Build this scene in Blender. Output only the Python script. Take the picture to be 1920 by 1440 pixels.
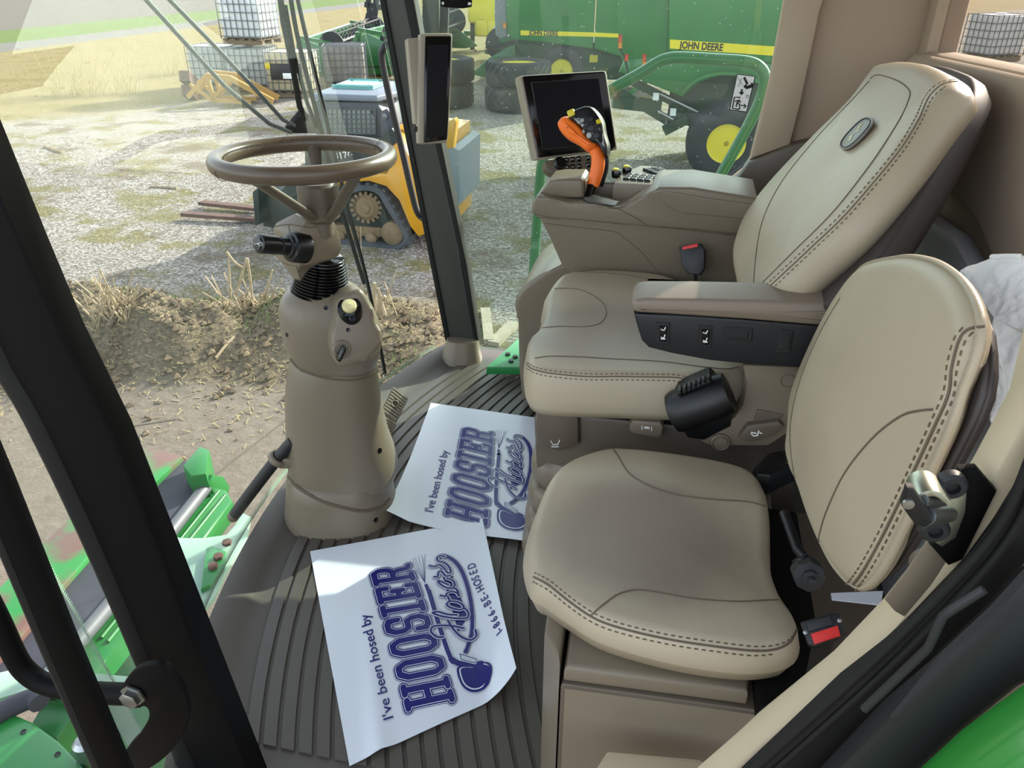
import bpy, bmesh, math, random
from mathutils import Vector, Matrix, noise
from mathutils.bvhtree import BVHTree
from math import sin, cos, pi, radians, sqrt

random.seed(7)
SC = bpy.context.scene
COL = SC.collection
for o in list(bpy.data.objects):
    bpy.data.objects.remove(o)

# ---------------------------------------------------------------- camera
F_PX, PITCH, YAW = 1442.0, radians(29.0), radians(12.0)
CAM = Vector((0.0, 0.0, 1.3))                      # cab floor is z = 0
Z = Vector((0, 0, 1))
RT = Vector((cos(YAW), sin(YAW), 0))
HD = Vector((-sin(YAW), cos(YAW), 0))
FW = HD * cos(PITCH) - Z * sin(PITCH)
UP = HD * sin(PITCH) + Z * cos(PITCH)
cam = bpy.data.cameras.new('camera')
cam.sensor_width = 36.0
cam.lens = F_PX * 36.0 / 1920.0
cam.clip_start, cam.clip_end = 0.02, 600
co = bpy.data.objects.new('camera', cam)
COL.objects.link(co)
co.matrix_world = Matrix(((RT.x, UP.x, -FW.x, CAM.x), (RT.y, UP.y, -FW.y, CAM.y), (RT.z, UP.z, -FW.z, CAM.z), (0, 0, 0, 1)))
SC.camera = co

# ---------------------------------------------------------------- light
SUN_EL = radians(27)
SUN_DIR = Vector((0.66, 1.0, 0.0)).normalized() * cos(SUN_EL) + Z * sin(SUN_EL)   # towards the sun
W = bpy.data.worlds.new('sky'); SC.world = W
W.use_nodes = True
wn = W.node_tree.nodes; wl = W.node_tree.links
sky = wn.new('ShaderNodeTexSky'); sky.sky_type = 'NISHITA'; sky.sun_disc = False
sky.sun_elevation = SUN_EL; sky.sun_rotation = math.atan2(SUN_DIR.x, SUN_DIR.y)
sky.air_density = 1.0; sky.dust_density = 2.0; sky.ozone_density = 1.0; sky.altitude = 200
wn['Background'].inputs[1].default_value = 0.42
hs = wn.new('ShaderNodeHueSaturation'); hs.inputs['Saturation'].default_value = 0.45   # hazy early spring sky
wl.new(sky.outputs[0], hs.inputs['Color']); wl.new(hs.outputs[0], wn['Background'].inputs[0])
sl = bpy.data.lights.new('sun', 'SUN'); sl.energy = 6.2; sl.angle = radians(0.55); sl.color = (1.0, 0.95, 0.86)
so = bpy.data.objects.new('sun', sl); COL.objects.link(so)
so.rotation_euler = SUN_DIR.to_track_quat('Z', 'Y').to_euler()
so.location = (8, 10, 12)
SC.view_settings.view_transform = 'Standard'
SC.view_settings.look = 'None'
SC.view_settings.exposure = 0.42
SC.view_settings.gamma = 1.0
SC.view_settings.use_curve_mapping = False

# ---------------------------------------------------------------- helpers: pixels to points
def ray(px, py):
    return RT * ((px - 960) / F_PX) + UP * ((720 - py) / F_PX) + FW
def onp(px, py, p0, n):
    d = ray(px, py)
    return CAM + d * ((p0 - CAM).dot(n) / d.dot(n))
def at_z(px, py, z): return onp(px, py, Vector((0, 0, z)), Z)
def at_y(px, py, y): return onp(px, py, Vector((0, y, 0)), Vector((0, 1, 0)))
def at_x(px, py, x): return onp(px, py, Vector((x, 0, 0)), Vector((1, 0, 0)))
def at_h(px, py, h): return onp(px, py, HD * h, HD)          # plane at a horizontal distance h from the camera
def at_d(px, py, d): return CAM + ray(px, py) * d
def LF(lat, fwd, z=0.0): return RT * lat + HD * fwd + Z * z
GZ = -2.0                                                     # level of the yard
def gr(px, py): return at_z(px, py, GZ)

# ---------------------------------------------------------------- helpers: materials
def lin(h):
    h = h.lstrip('#'); o = []
    for i in (0, 2, 4):
        c = int(h[i:i + 2], 16) / 255
        o.append(c / 12.92 if c <= 0.04045 else ((c + 0.055) / 1.055) ** 2.4)
    return (*o, 1.0)
MATS = {}
def mat(name, col, rough=0.5, metal=0.0, bump=0.0, bscale=200.0, var=0.0, vscale=8.0, col2=None, spec=0.5, coat=0.0):
    m = bpy.data.materials.new(name); m.use_nodes = True
    nt = m.node_tree; b = nt.nodes['Principled BSDF']
    b.inputs['Base Color'].default_value = lin(col)
    b.inputs['Roughness'].default_value = rough
    b.inputs['Metallic'].default_value = metal
    b.inputs['Specular IOR Level'].default_value = spec
    if coat: b.inputs['Coat Weight'].default_value = coat
    tc = nt.nodes.new('ShaderNodeTexCoord')
    if col2:
        n = nt.nodes.new('ShaderNodeTexNoise'); n.inputs['Scale'].default_value = vscale; n.inputs['Detail'].default_value = 6
        nt.links.new(tc.outputs['Object'], n.inputs['Vector'])
        r = nt.nodes.new('ShaderNodeValToRGB')
        r.color_ramp.elements[0].position = 0.5 - (0.3 - var * 0.25); r.color_ramp.elements[1].position = 0.5 + (0.3 - var * 0.25)
        r.color_ramp.elements[0].color = lin(col); r.color_ramp.elements[1].color = lin(col2)
        nt.links.new(n.outputs['Fac'], r.inputs['Fac']); nt.links.new(r.outputs['Color'], b.inputs['Base Color'])
    if bump:
        n = nt.nodes.new('ShaderNodeTexNoise'); n.inputs['Scale'].default_value = bscale; n.inputs['Detail'].default_value = 3
        nt.links.new(tc.outputs['Object'], n.inputs['Vector'])
        bp = nt.nodes.new('ShaderNodeBump'); bp.inputs['Strength'].default_value = bump; bp.inputs['Distance'].default_value = 0.002
        nt.links.new(n.outputs['Fac'], bp.inputs['Height']); nt.links.new(bp.outputs['Normal'], b.inputs['Normal'])
    MATS[name] = m
    return m

def dark_middle_leather(name, c, rx, ry, col, mid_col):
    """Leather whose colour turns darker and greyer towards the middle."""
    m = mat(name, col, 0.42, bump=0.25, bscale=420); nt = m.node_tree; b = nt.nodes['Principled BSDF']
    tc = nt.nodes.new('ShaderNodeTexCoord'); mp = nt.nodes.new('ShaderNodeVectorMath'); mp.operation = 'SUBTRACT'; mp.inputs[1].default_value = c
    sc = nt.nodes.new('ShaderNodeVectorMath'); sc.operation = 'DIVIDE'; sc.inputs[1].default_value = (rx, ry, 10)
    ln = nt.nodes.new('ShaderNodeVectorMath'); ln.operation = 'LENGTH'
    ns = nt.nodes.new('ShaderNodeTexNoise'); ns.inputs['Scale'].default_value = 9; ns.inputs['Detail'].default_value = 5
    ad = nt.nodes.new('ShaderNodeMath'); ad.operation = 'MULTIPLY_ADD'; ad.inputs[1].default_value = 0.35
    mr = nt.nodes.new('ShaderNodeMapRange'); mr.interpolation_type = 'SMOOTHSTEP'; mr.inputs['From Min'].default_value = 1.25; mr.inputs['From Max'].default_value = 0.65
    mx = nt.nodes.new('ShaderNodeMix'); mx.data_type = 'RGBA'; mx.inputs[6].default_value = lin(col); mx.inputs[7].default_value = lin(mid_col)  # base colour blends to a darker tone in the middle
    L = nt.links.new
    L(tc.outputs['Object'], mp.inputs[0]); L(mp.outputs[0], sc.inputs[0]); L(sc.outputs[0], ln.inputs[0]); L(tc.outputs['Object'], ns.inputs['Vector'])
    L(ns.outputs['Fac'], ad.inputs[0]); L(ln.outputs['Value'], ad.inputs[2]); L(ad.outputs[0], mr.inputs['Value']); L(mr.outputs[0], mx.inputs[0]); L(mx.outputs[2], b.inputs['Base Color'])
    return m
def glass_mat(name, tint, dust=0.03, specks=0.0, f0=0.04):
    m = bpy.data.materials.new(name); m.use_nodes = True
    nt = m.node_tree; nt.nodes.clear()
    N = nt.nodes.new; L = nt.links.new
    out = N('ShaderNodeOutputMaterial'); tr = N('ShaderNodeBsdfTransparent'); gl = N('ShaderNodeBsdfGlossy'); mx = N('ShaderNodeMixShader')
    lw = N('ShaderNodeLayerWeight'); lw.inputs['Blend'].default_value = 0.5          # thin pane: the same from either side
    pw = N('ShaderNodeMath'); pw.operation = 'POWER'; pw.inputs[1].default_value = 6.5; L(lw.outputs['Facing'], pw.inputs[0])
    fr = N('ShaderNodeMath'); fr.operation = 'MULTIPLY_ADD'; fr.inputs[1].default_value = 0.32; fr.inputs[2].default_value = f0; L(pw.outputs[0], fr.inputs[0])
    tr.inputs['Color'].default_value = (*tint, 1); gl.inputs['Roughness'].default_value = 0.0
    L(fr.outputs[0], mx.inputs[0]); L(tr.outputs[0], mx.inputs[1]); L(gl.outputs[0], mx.inputs[2])
    df = N('ShaderNodeBsdfDiffuse'); df.inputs['Color'].default_value = (0.75, 0.78, 0.75, 1)
    m2 = N('ShaderNodeMixShader')
    tc = N('ShaderNodeTexCoord'); ns = N('ShaderNodeTexNoise'); ns.inputs['Scale'].default_value = 2.2; ns.inputs['Detail'].default_value = 5
    L(tc.outputs['Object'], ns.inputs['Vector'])
    mr = N('ShaderNodeMapRange'); mr.inputs['From Min'].default_value = 0.35; mr.inputs['From Max'].default_value = 0.75
    mr.inputs['To Min'].default_value = dust * 0.4; mr.inputs['To Max'].default_value = dust * 1.6
    L(ns.outputs['Fac'], mr.inputs['Value'])
    fac = mr.outputs[0]
    if specks:
        vo = N('ShaderNodeTexVoronoi'); vo.inputs['Scale'].default_value = 34
        L(tc.outputs['Object'], vo.inputs['Vector'])
        lt = N('ShaderNodeMath'); lt.operation = 'LESS_THAN'; lt.inputs[1].default_value = 0.075
        L(vo.outputs['Distance'], lt.inputs[0])
        ml = N('ShaderNodeMath'); ml.operation = 'MULTIPLY'; ml.inputs[1].default_value = specks
        L(lt.outputs[0], ml.inputs[0])
        ad = N('ShaderNodeMath'); ad.operation = 'ADD'; L(ml.outputs[0], ad.inputs[0]); L(fac, ad.inputs[1]); fac = ad.outputs[0]
    L(fac, m2.inputs[0]); L(mx.outputs[0], m2.inputs[1]); L(df.outputs[0], m2.inputs[2]); L(m2.outputs[0], out.inputs[0])
    MATS[name] = m
    return m

M = MATS
mat('leather', 'b4a78e', 0.42, bump=0.25, bscale=420, col2='aea188', vscale=3)
mat('leather_dark', '9f907a', 0.40, bump=0.25, bscale=420, col2='99896f', vscale=4)
mat('seam', '665a4a', 0.8)
mat('stitch', '6a5a46', 0.8)
mat('taupe', '796e5d', 0.36, bump=0.12, bscale=700)
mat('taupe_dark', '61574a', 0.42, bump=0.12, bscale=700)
mat('beige_trim', 'b4a28a', 0.6, bump=0.1, bscale=500)
mat('beige_light', 'c6b799', 0.5, bump=0.08, bscale=500)
mat('wall_cloth', 'b09f8b', 0.85, bump=0.15, bscale=900, col2='ab967e', vscale=6)
mat('ledge', 'bcbec0', 0.35, bump=0.1, bscale=500)
mat('mat_rubber', '575149', 0.45, bump=0.15, bscale=350, col2='4f4a42', vscale=5)
mat('black_plastic', '0e0f11', 0.42, bump=0.08, bscale=600)
mat('charcoal', '1f2022', 0.5, bump=0.1, bscale=600)
mat('back_shell', '3a3431', 0.5, bump=0.1, bscale=500)
mat('gloss_black', '0a0b0d', 0.12)
mat('pillar_black', '050505', 0.6, spec=0.15)
mat('pillar_grey', '3a3d38', 0.45, bump=0.05)
mat('rubber_seal', '171716', 0.6, spec=0.3)
mat('screen', '060608', 0.12, spec=0.12)
mat('bezel', '9b9180', 0.45)
mat('orange', 'ff7a26', 0.45)
mat('yellow_btn', 'd8c52a', 0.4)
mat('cream', 'e6dba6', 0.45)
mat('red', 'd8281f', 0.4)
mat('white_print', 'f2f2ee', 0.6)
mat('black_print', '15181a', 0.6)
mat('chrome', 'a4a8a6', 0.34, metal=1.0)
mat('zinc', 'b4b9aa', 0.38, metal=1.0)
mat('paper', 'e4e9f0', 0.32, bump=0.05, bscale=30)
mat('navy', '14126e', 0.35)
mat('paper_white', 'e6ebf2', 0.35)
mat('fleece', 'f2f0ea', 0.95, bump=0.8, bscale=160)
mat('grille_grey', '55585a', 0.5)
mat('emblem_grey', '6d6863', 0.4)
glass_mat('windscreen_glass', (0.93, 0.97, 0.95), 0.03, 0.0, 0.03)
glass_mat('side_glass', (0.86, 0.94, 0.89), 0.045, 0.5)
glass_mat('rear_glass', (0.78, 0.74, 0.71), 0.04, 0.0, 0.02)

# ---------------------------------------------------------------- helpers: objects
def link(o, parent=None):
    COL.objects.link(o)
    if parent is not None:
        o.parent = parent
        o.matrix_parent_inverse = WM[parent.name].inverted()
    WM[o.name] = o.matrix_basis.copy() if parent is None else Matrix.Identity(4)
    return o
WM = {}
def mk(name, vs, fs, m, parent=None, smooth=True, sharp=None):
    me = bpy.data.meshes.new(name)
    me.from_pydata([tuple(v) for v in vs], [], fs)
    me.validate(); me.update()
    if smooth:
        me.polygons.foreach_set('use_smooth', [True] * len(me.polygons))
        if sharp: me.set_sharp_from_angle(angle=radians(sharp))
    me.materials.append(M[m] if isinstance(m, str) else m)
    return link(bpy.data.objects.new(name, me), parent)
def mkbm(name, bm, m, parent=None, smooth=True, sharp=35):
    me = bpy.data.meshes.new(name)
    bmesh.ops.recalc_face_normals(bm, faces=bm.faces)
    bm.to_mesh(me); bm.free()
    if smooth:
        me.polygons.foreach_set('use_smooth', [True] * len(me.polygons))
        if sharp: me.set_sharp_from_angle(angle=radians(sharp))
    me.materials.append(M[m] if isinstance(m, str) else m)
    return link(bpy.data.objects.new(name, me), parent)
def tag(o, label=None, cat=None, group=None, kind=None):
    if label: o['label'] = label
    if cat: o['category'] = cat
    if group: o['group'] = group
    if kind: o['kind'] = kind
    return o
def thing(name, loc, label, cat, group=None):
    o = bpy.data.objects.new(name, None); o.empty_display_size = 0.1
    o.location = loc
    WM_loc = Matrix.Translation(Vector(loc))
    COL.objects.link(o); WM[o.name] = WM_loc
    return tag(o, label, cat, group)
def struct(o):
    o['kind'] = 'structure'; return o
def copy_tree(o, parent=None):
    c = o.copy(); COL.objects.link(c)
    if parent is not None:
        c.parent = parent; c.matrix_parent_inverse = o.matrix_parent_inverse.copy()
    for ch in [x for x in KIDS.get(o.name, [])] or [x for x in o.children]:
        copy_tree(ch, c)
    return c
KIDS = {}

# ---------------------------------------------------------------- helpers: curves
def catmull(pts, k=8, closed=False):
    pts = [Vector(p) for p in pts]; n = len(pts); out = []
    rng = range(n) if closed else range(n - 1)
    for i in rng:
        if closed: a, b, c, d = pts[(i - 1) % n], pts[i], pts[(i + 1) % n], pts[(i + 2) % n]
        else: a, b, c, d = pts[max(i - 1, 0)], pts[i], pts[i + 1], pts[min(i + 2, n - 1)]
        for j in range(k):
            t = j / k
            out.append(0.5 * ((2 * b) + (c - a) * t + (2 * a - 5 * b + 4 * c - d) * t * t + (3 * b - a - 3 * c + d) * t ** 3))
    if not closed: out.append(pts[-1])
    return out
def resample(pts, n, closed=False):
    p = list(pts) + ([pts[0]] if closed else [])
    L = [0.0]
    for a, b in zip(p, p[1:]): L.append(L[-1] + (b - a).length)
    out = []; j = 0; cnt = n if closed else n - 1
    for i in range(n):
        s = L[-1] * i / cnt
        while j < len(L) - 2 and L[j + 1] < s: j += 1
        d = L[j + 1] - L[j]
        out.append(p[j].lerp(p[j + 1], (s - L[j]) / d if d > 1e-9 else 0))
    return out

# ---------------------------------------------------------------- helpers: solids (world coordinates)
def grid_faces(nr, nc, closed=True):
    fs = []
    for i in range(nr - 1):
        for j in range(nc if closed else nc - 1):
            a = i * nc + j; b = i * nc + (j + 1) % nc
            fs.append((a, b, b + nc, a + nc))
    return fs
def loft_geo(rings, cap0=True, cap1=True):
    nc = len(rings[0]); vs = [v for r in rings for v in r]; fs = grid_faces(len(rings), nc)
    if cap0: fs.append(tuple(reversed(range(nc))))
    if cap1: fs.append(tuple(range((len(rings) - 1) * nc, len(rings) * nc)))
    return vs, fs
def loft(name, rings, m, parent=None, sharp=40, cap0=True, cap1=True):
    vs, fs = loft_geo(rings, cap0, cap1)
    return mk(name, vs, fs, m, parent, True, sharp)
def tube_geo(pts, r, n=10):
    pts = [Vector(p) for p in pts]; k = len(pts)
    rr = r if isinstance(r, (list, tuple)) else [r] * k
    t0 = (pts[1] - pts[0]).normalized()
    u = t0.orthogonal().normalized(); rings = []
    for i in range(k):
        t = (pts[min(i + 1, k - 1)] - pts[max(i - 1, 0)])
        t = t.normalized() if t.length > 1e-9 else t0
        u = (u - t * u.dot(t)); u = u.normalized() if u.length > 1e-6 else t.orthogonal().normalized()
        v = t.cross(u)
        rings.append([pts[i] + (u * cos(2 * pi * j / n) + v * sin(2 * pi * j / n)) * rr[i] for j in range(n)])
    return loft_geo(rings)
def tube(name, pts, r, m, parent=None, n=10, sharp=50):
    vs, fs = tube_geo(pts, r, n); return mk(name, vs, fs, m, parent, True, sharp)
def join(geos):
    V, Fc = [], []
    for vs, fs in geos:
        o = len(V); V += list(vs); Fc += [tuple(i + o for i in f) for f in fs]
    return V, Fc
def torus_geo(c, ax, R, r, n=64, k=14, sx=1.0):
    ax = Vector(ax).normalized(); u = ax.orthogonal().normalized(); v = ax.cross(u); vs = []
    for i in range(n):
        a = 2 * pi * i / n; d = u * cos(a) + v * sin(a)
        for j in range(k):
            b = 2 * pi * j / k
            vs.append(Vector(c) + d * (R + r * cos(b)) + ax * (r * sx * sin(b)))
    fs = []
    for i in range(n):
        for j in range(k):
            a = i * k + j; b = i * k + (j + 1) % k; c2 = ((i + 1) % n) * k
            fs.append((a, c2 + j, c2 + (j + 1) % k, b))
    return vs, fs
def lathe_geo(c, ax, prof, n=28):
    ax = Vector(ax).normalized(); u = ax.orthogonal().normalized(); v = ax.cross(u)
    rings = [[Vector(c) + ax * h + (u * cos(2 * pi * j / n) + v * sin(2 * pi * j / n)) * r for j in range(n)] for r, h in prof]
    return loft_geo(rings)
def lathe(name, c, ax, prof, m, parent=None, n=28, sharp=35):
    vs, fs = lathe_geo(c, ax, prof, n); return mk(name, vs, fs, m, parent, True, sharp)
def box_bm(c, ex, ey, ez, sx, sy, sz, bev=0.004, seg=2):
    bm = bmesh.new(); bmesh.ops.create_cube(bm, size=1.0)
    for v in bm.verts: v.co = Vector(c) + ex * (v.co.x * sx) + ey * (v.co.y * sy) + ez * (v.co.z * sz)
    if bev: bmesh.ops.bevel(bm, geom=list(bm.edges), offset=bev, segments=seg, profile=0.5, affect='EDGES', clamp_overlap=True)
    return bm
X_, Y_ = Vector((1, 0, 0)), Vector((0, 1, 0))
def box(name, c, s, m, parent=None, bev=0.004, axes=None, seg=2):
    ex, ey, ez = axes or (X_, Y_, Z)
    return mkbm(name, box_bm(c, ex, ey, ez, s[0], s[1], s[2], bev, seg), m, parent)
def frame_from(n, up=Z):
    n = Vector(n).normalized(); x = Vector(up).cross(n)
    x = x.normalized() if x.length > 1e-6 else n.orthogonal().normalized()
    return x, n.cross(x), n                      # right, up, out
def prism_bm(pts, d, bev=0.004, seg=2):
    bm = bmesh.new(); vs = [bm.verts.new(p) for p in pts]; f = bm.faces.new(vs)
    r = bmesh.ops.extrude_face_region(bm, geom=[f])
    for v in r['geom']:
        if isinstance(v, bmesh.types.BMVert): v.co += d
    if bev:
        es = [e for e in bm.edges if e.calc_face_angle(0) > 0.35]
        bmesh.ops.bevel(bm, geom=es, offset=bev, segments=seg, profile=0.5, affect='EDGES', clamp_overlap=True)
    return bm
def prism(name, pts, d, m, parent=None, bev=0.004, seg=2, sharp=35):
    return mkbm(name, prism_bm([Vector(p) for p in pts], Vector(d), bev, seg), m, parent, True, sharp)
def bar_geo(a, b, w, h=None, up=Z):
    a, b = Vector(a), Vector(b); h = h or w; t = (b - a).normalized()
    s = t.cross(up); s = s.normalized() if s.length > 1e-6 else t.orthogonal().normalized(); u = s.cross(t)
    vs = [p + s * (i * w / 2) + u * (j * h / 2) for p in (a, b) for i, j in ((-1, -1), (1, -1), (1, 1), (-1, 1))]
    return vs, [(3, 2, 1, 0), (4, 5, 6, 7), (0, 1, 5, 4), (1, 2, 6, 5), (2, 3, 7, 6), (3, 0, 4, 7)]
def bar(name, a, b, w, h, m, parent=None):
    vs, fs = bar_geo(a, b, w, h); return mk(name, vs, fs, m, parent, False)

def pad_geo(outline, nrm, th, r=0.03, crown=0.02, n=88, back_r=0.012, flare=0.0, smooth=True, fn=None, rings_in=7):
    """Upholstered pad: OUTLINE (in plane order) is its front edge, it goes back by TH along -NRM."""
    nrm = Vector(nrm).normalized(); pts = [Vector(p) for p in outline]
    if smooth: pts = catmull(pts, 8, True)
    pts = resample(pts, n, True)
    c = sum(pts, Vector()) / n
    ex = nrm.orthogonal().normalized(); ey = nrm.cross(ex)
    q = [((p - c).dot(ex), (p - c).dot(ey)) for p in pts]
    area = sum(q[i][0] * q[(i + 1) % n][1] - q[(i + 1) % n][0] * q[i][1] for i in range(n))
    if area < 0: q.reverse()
    nn = []
    for i in range(n):
        a, b = q[i - 2], q[(i + 2) % n]; dx, dy = b[0] - a[0], b[1] - a[1]; l = math.hypot(dx, dy) or 1
        nn.append((-dy / l, dx / l))            # inward
    for _ in range(2):
        nn = [((nn[i - 1][0] + 2 * nn[i][0] + nn[(i + 1) % n][0]) / 4, (nn[i - 1][1] + 2 * nn[i][1] + nn[(i + 1) % n][1]) / 4) for i in range(n)]
    def ring(ins, z): return [c + ex * (q[i][0] + nn[i][0] * ins) + ey * (q[i][1] + nn[i][1] * ins) + nrm * z for i in range(n)]
    rings = [ring(back_r * 2.5, -th), ring(back_r * 0.4 - flare, -th), ring(-flare, -th + back_r), ring(-flare * 0.9 - 0.003, -th * 0.6)]
    for k in range(0, 6):
        a = pi / 2 * k / 5
        rings.append(ring(r * (1 - cos(a)) - (flare * 0.3 if k == 0 else 0), -r + r * sin(a)))
    last = rings[-1]
    for k in range(1, rings_in + 1):
        s = k / (rings_in + 0.35); zz = crown * (1 - (1 - s) ** 2)
        rg = []
        for i in range(n):
            p = last[i].lerp(c, s)
            p = p + nrm * zz
            rg.append(p)
        rings.append(rg)
    vs, fs = loft_geo(rings)
    if fn:
        vs = [v + nrm * fn((v - c).dot(ex), (v - c).dot(ey), v) for v in vs]
    return vs, fs
def pad(name, outline, nrm, th, m, parent=None, sharp=None, **k):
    vs, fs = pad_geo(outline, nrm, th, **k)
    return mk(name, vs, fs, m, parent, True, sharp)

# surface lookup: follow the line of sight of a pixel onto a built mesh
def bvh(*objs):
    V, P = [], []
    for o in objs:
        k = len(V); mw = WM[o.name]
        V += [v.co.copy() for v in o.data.vertices]; P += [[i + k for i in p.vertices] for p in o.data.polygons]
    return BVHTree.FromPolygons(V, P)
def hit(t, px, py):
    p, n, _, _ = t.ray_cast(CAM, ray(px, py).normalized())
    if p is None: return None, None
    if n.dot(ray(px, py)) > 0: n = -n
    return p, n
def on_path(t, pix, lift=0.0006, step=6):
    q = catmull([Vector((a, b, 0)) for a, b in pix], 10)
    L = sum((b - a).length for a, b in zip(q, q[1:]))
    q = resample(q, max(3, int(L / step)))
    out = []
    for v in q:
        p, n = hit(t, v.x, v.y)
        if p is not None: out.append((p + n * lift, n))
    return out
def seam(name, t, pix, parent, r=0.0016, m='seam', lift=0.0004):
    g = on_path(t, pix, lift)
    if len(g) < 3: return None
    return tube(name, [p for p, n in g], r * 0.68, m, parent, 6)
def stitches(name, t, pix, parent, m='stitch', ln=0.0055, gap=0.0045, w=0.0017):
    g = on_path(t, pix, 0.0006, 3)
    if len(g) < 3: return None
    P = [p for p, n in g]; N = [n for p, n in g]
    tot = sum((b - a).length for a, b in zip(P, P[1:])); k = max(3, int(tot / (ln + gap)))
    R = resample(P, k); geos = []
    for i in range(k - 1):
        d = R[i + 1] - R[i]
        geos.append(bar_geo(R[i], R[i] + d.normalized() * ln, w, 0.0012))
    vs, fs = join(geos)
    o = mk(name, vs, fs, m, parent, False); o['kind'] = 'stuff'
    return o

# flat print: strokes and fills as thin sheets on a plane
def stroke_geo(pts, w, cap=True):
    """Ribbon of width W along 2-D points, with round joins made of little fans."""
    vs, fs = [], []
    for a, b in zip(pts, pts[1:]):
        dx, dy = b[0] - a[0], b[1] - a[1]; l = math.hypot(dx, dy)
        if l < 1e-9: continue
        nx, ny = -dy / l * w / 2, dx / l * w / 2; o = len(vs)
        vs += [(a[0] + nx, a[1] + ny), (a[0] - nx, a[1] - ny), (b[0] - nx, b[1] - ny), (b[0] + nx, b[1] + ny)]
        fs.append((o, o + 1, o + 2, o + 3))
    if cap:
        for p in pts:
            o = len(vs); vs += [(p[0] + cos(2 * pi * i / 10) * w / 2, p[1] + sin(2 * pi * i / 10) * w / 2) for i in range(10)]
            fs.append(tuple(range(o, o + 10)))
    return vs, fs
def union2d(geo):
    """Overlapping flat pieces made into one sheet without doubled faces."""
    from mathutils.geometry import delaunay_2d_cdt
    vs, fs = geo
    r = delaunay_2d_cdt([Vector((v[0], v[1])) for v in vs], [], [list(f) for f in fs], 0, 1e-6)
    return [(v.x, v.y) for v in r[0]], [tuple(f) for f, o in zip(r[2], r[5]) if o]
def text_mesh(s, size=1.0, bold=0.0, align='LEFT', shear=0.0):
    cu = bpy.data.curves.new('t', 'FONT'); cu.body = s; cu.size = size; cu.offset = bold; cu.align_x = align; cu.shear = shear
    cu.resolution_u = 3
    ob = bpy.data.objects.new('t', cu); COL.objects.link(ob)
    dg = bpy.context.evaluated_depsgraph_get()
    me = bpy.data.meshes.new_from_object(ob.evaluated_get(dg))
    vs = [(v.co.x, v.co.y) for v in me.vertices]; fs = [tuple(p.vertices) for p in me.polygons]
    bpy.data.objects.remove(ob); bpy.data.curves.remove(cu); bpy.data.meshes.remove(me)
    return vs, fs
def flat(name, geo, origin, ex, ey, m, parent=None, lift=0.0):
    n = ex.cross(ey).normalized()
    return mk(name, [origin + ex * a + ey * b + n * lift for a, b in geo[0]], geo[1], m, parent, False)
def text_on(name, s, origin, ex, ey, size, m, parent=None, bold=0.0, lift=0.001, align='LEFT', shear=0.0):
    return flat(name, text_mesh(s, size, bold, align, shear), origin, ex, ey, m, parent, lift)
def icon(name, t, pix_strokes, w, m, parent, lift=0.0012):
    """Small pictogram: pixel polylines laid onto the surface T."""
    geos = []
    for st in pix_strokes:
        pp = []
        for a, b in st:
            p, n = hit(t, a, b)
            if p is not None: pp.append(p + n * lift)
        if len(pp) > 1: geos.append(tube_geo(pp, w, 5))
    if not geos: return None
    vs, fs = join(geos); return mk(name, vs, fs, m, parent, False)
# ================================================================ cab shell
def front_x(y): return -0.985 + 0.24 * (y - 1.6) ** 2
YL, YR, XB, ZC = 0.62, 2.5, 0.62, 1.72            # left door plane, right glass, rear wall, roof lining
# floor slab with a raised lip along the windscreen
NY = 48
ys = [0.60 + (2.56 - 0.60) * i / NY for i in range(NY + 1)]
prof = [(0.0, -0.10), (0.0, 0.012), (0.012, 0.034), (0.035, 0.032), (0.075, 0.012), (0.105, 0.0), (0.25, 0.0), (0.6, 0.0)]
vs = []
for y in ys:
    x0 = front_x(y)
    for dx, z in prof: vs.append(Vector((x0 + dx, y, z)))
    vs.append(Vector((0.7, y, 0.0))); vs.append(Vector((0.7, y, -0.1)))
nc = len(prof) + 2
fs = grid_faces(len(ys), nc) + [tuple(range(nc)), tuple(reversed(range(len(vs) - nc, len(vs))))]
floor = struct(mk('floor', vs, fs, 'mat_rubber', None, True, 50))
floor['label'] = 'dark ribbed rubber floor mat of the cab'
for k in range(17):
    xs = -0.855 + 0.036 * k
    y0 = 0.82 + 0.0 * k; y1 = 2.42 - 0.012 * k
    P = []
    for i in range(40):
        y = y0 + (y1 - y0) * i / 39
        P.append(Vector((xs + 0.28 * (y - 1.62) ** 2, y, 0.0012)))
    # split each rib around the column foot so it stays on the open floor
    vsr, fsr = [], []
    sec = [(-0.0145, 0.0), (-0.0135, 0.0042), (0.0125, 0.0042), (0.0145, 0.0)]
    for p in P:
        for dx, z in sec: vsr.append(p + Vector((dx, 0, z)))
    mk('rib', vsr, grid_faces(len(P), 4, False) + [(0, 1, 2, 3), tuple(reversed(range(len(vsr) - 4, len(vsr))))], 'mat_rubber', floor, True, 30)

# roof lining: the cab roof shades everything inside
def roof_outline(z, out=0.0):
    pts = []
    for i in range(13):
        y = YL - 0.05 + (YR + 0.1 - YL) * i / 12
        pts.append(Vector((front_x(y) - 0.17 * z - out, y, z)))
    return pts + [Vector((XB + 0.12, YR + 0.05, z)), Vector((XB + 0.12, YL - 0.05, z))]
struct(prism('ceiling', roof_outline(ZC), Z * 0.16, mat('roof_lining', '8d8274', 0.8), None, 0.02))

# windscreen
gv = []; NZ, NYG = 10, 26
for i in range(NZ + 1):
    z = 0.0 + ZC * i / NZ
    for j in range(NYG + 1):
        y = 0.695 + (2.485 - 0.695) * j / NYG
        gv.append(Vector((front_x(y) - 0.012 - 0.17 * z, y, z)))
win1 = struct(mk('window_1', gv, grid_faces(NZ + 1, NYG + 1, False), 'windscreen_glass'))
win1['label'] = 'large curved windscreen of the cab'
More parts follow.
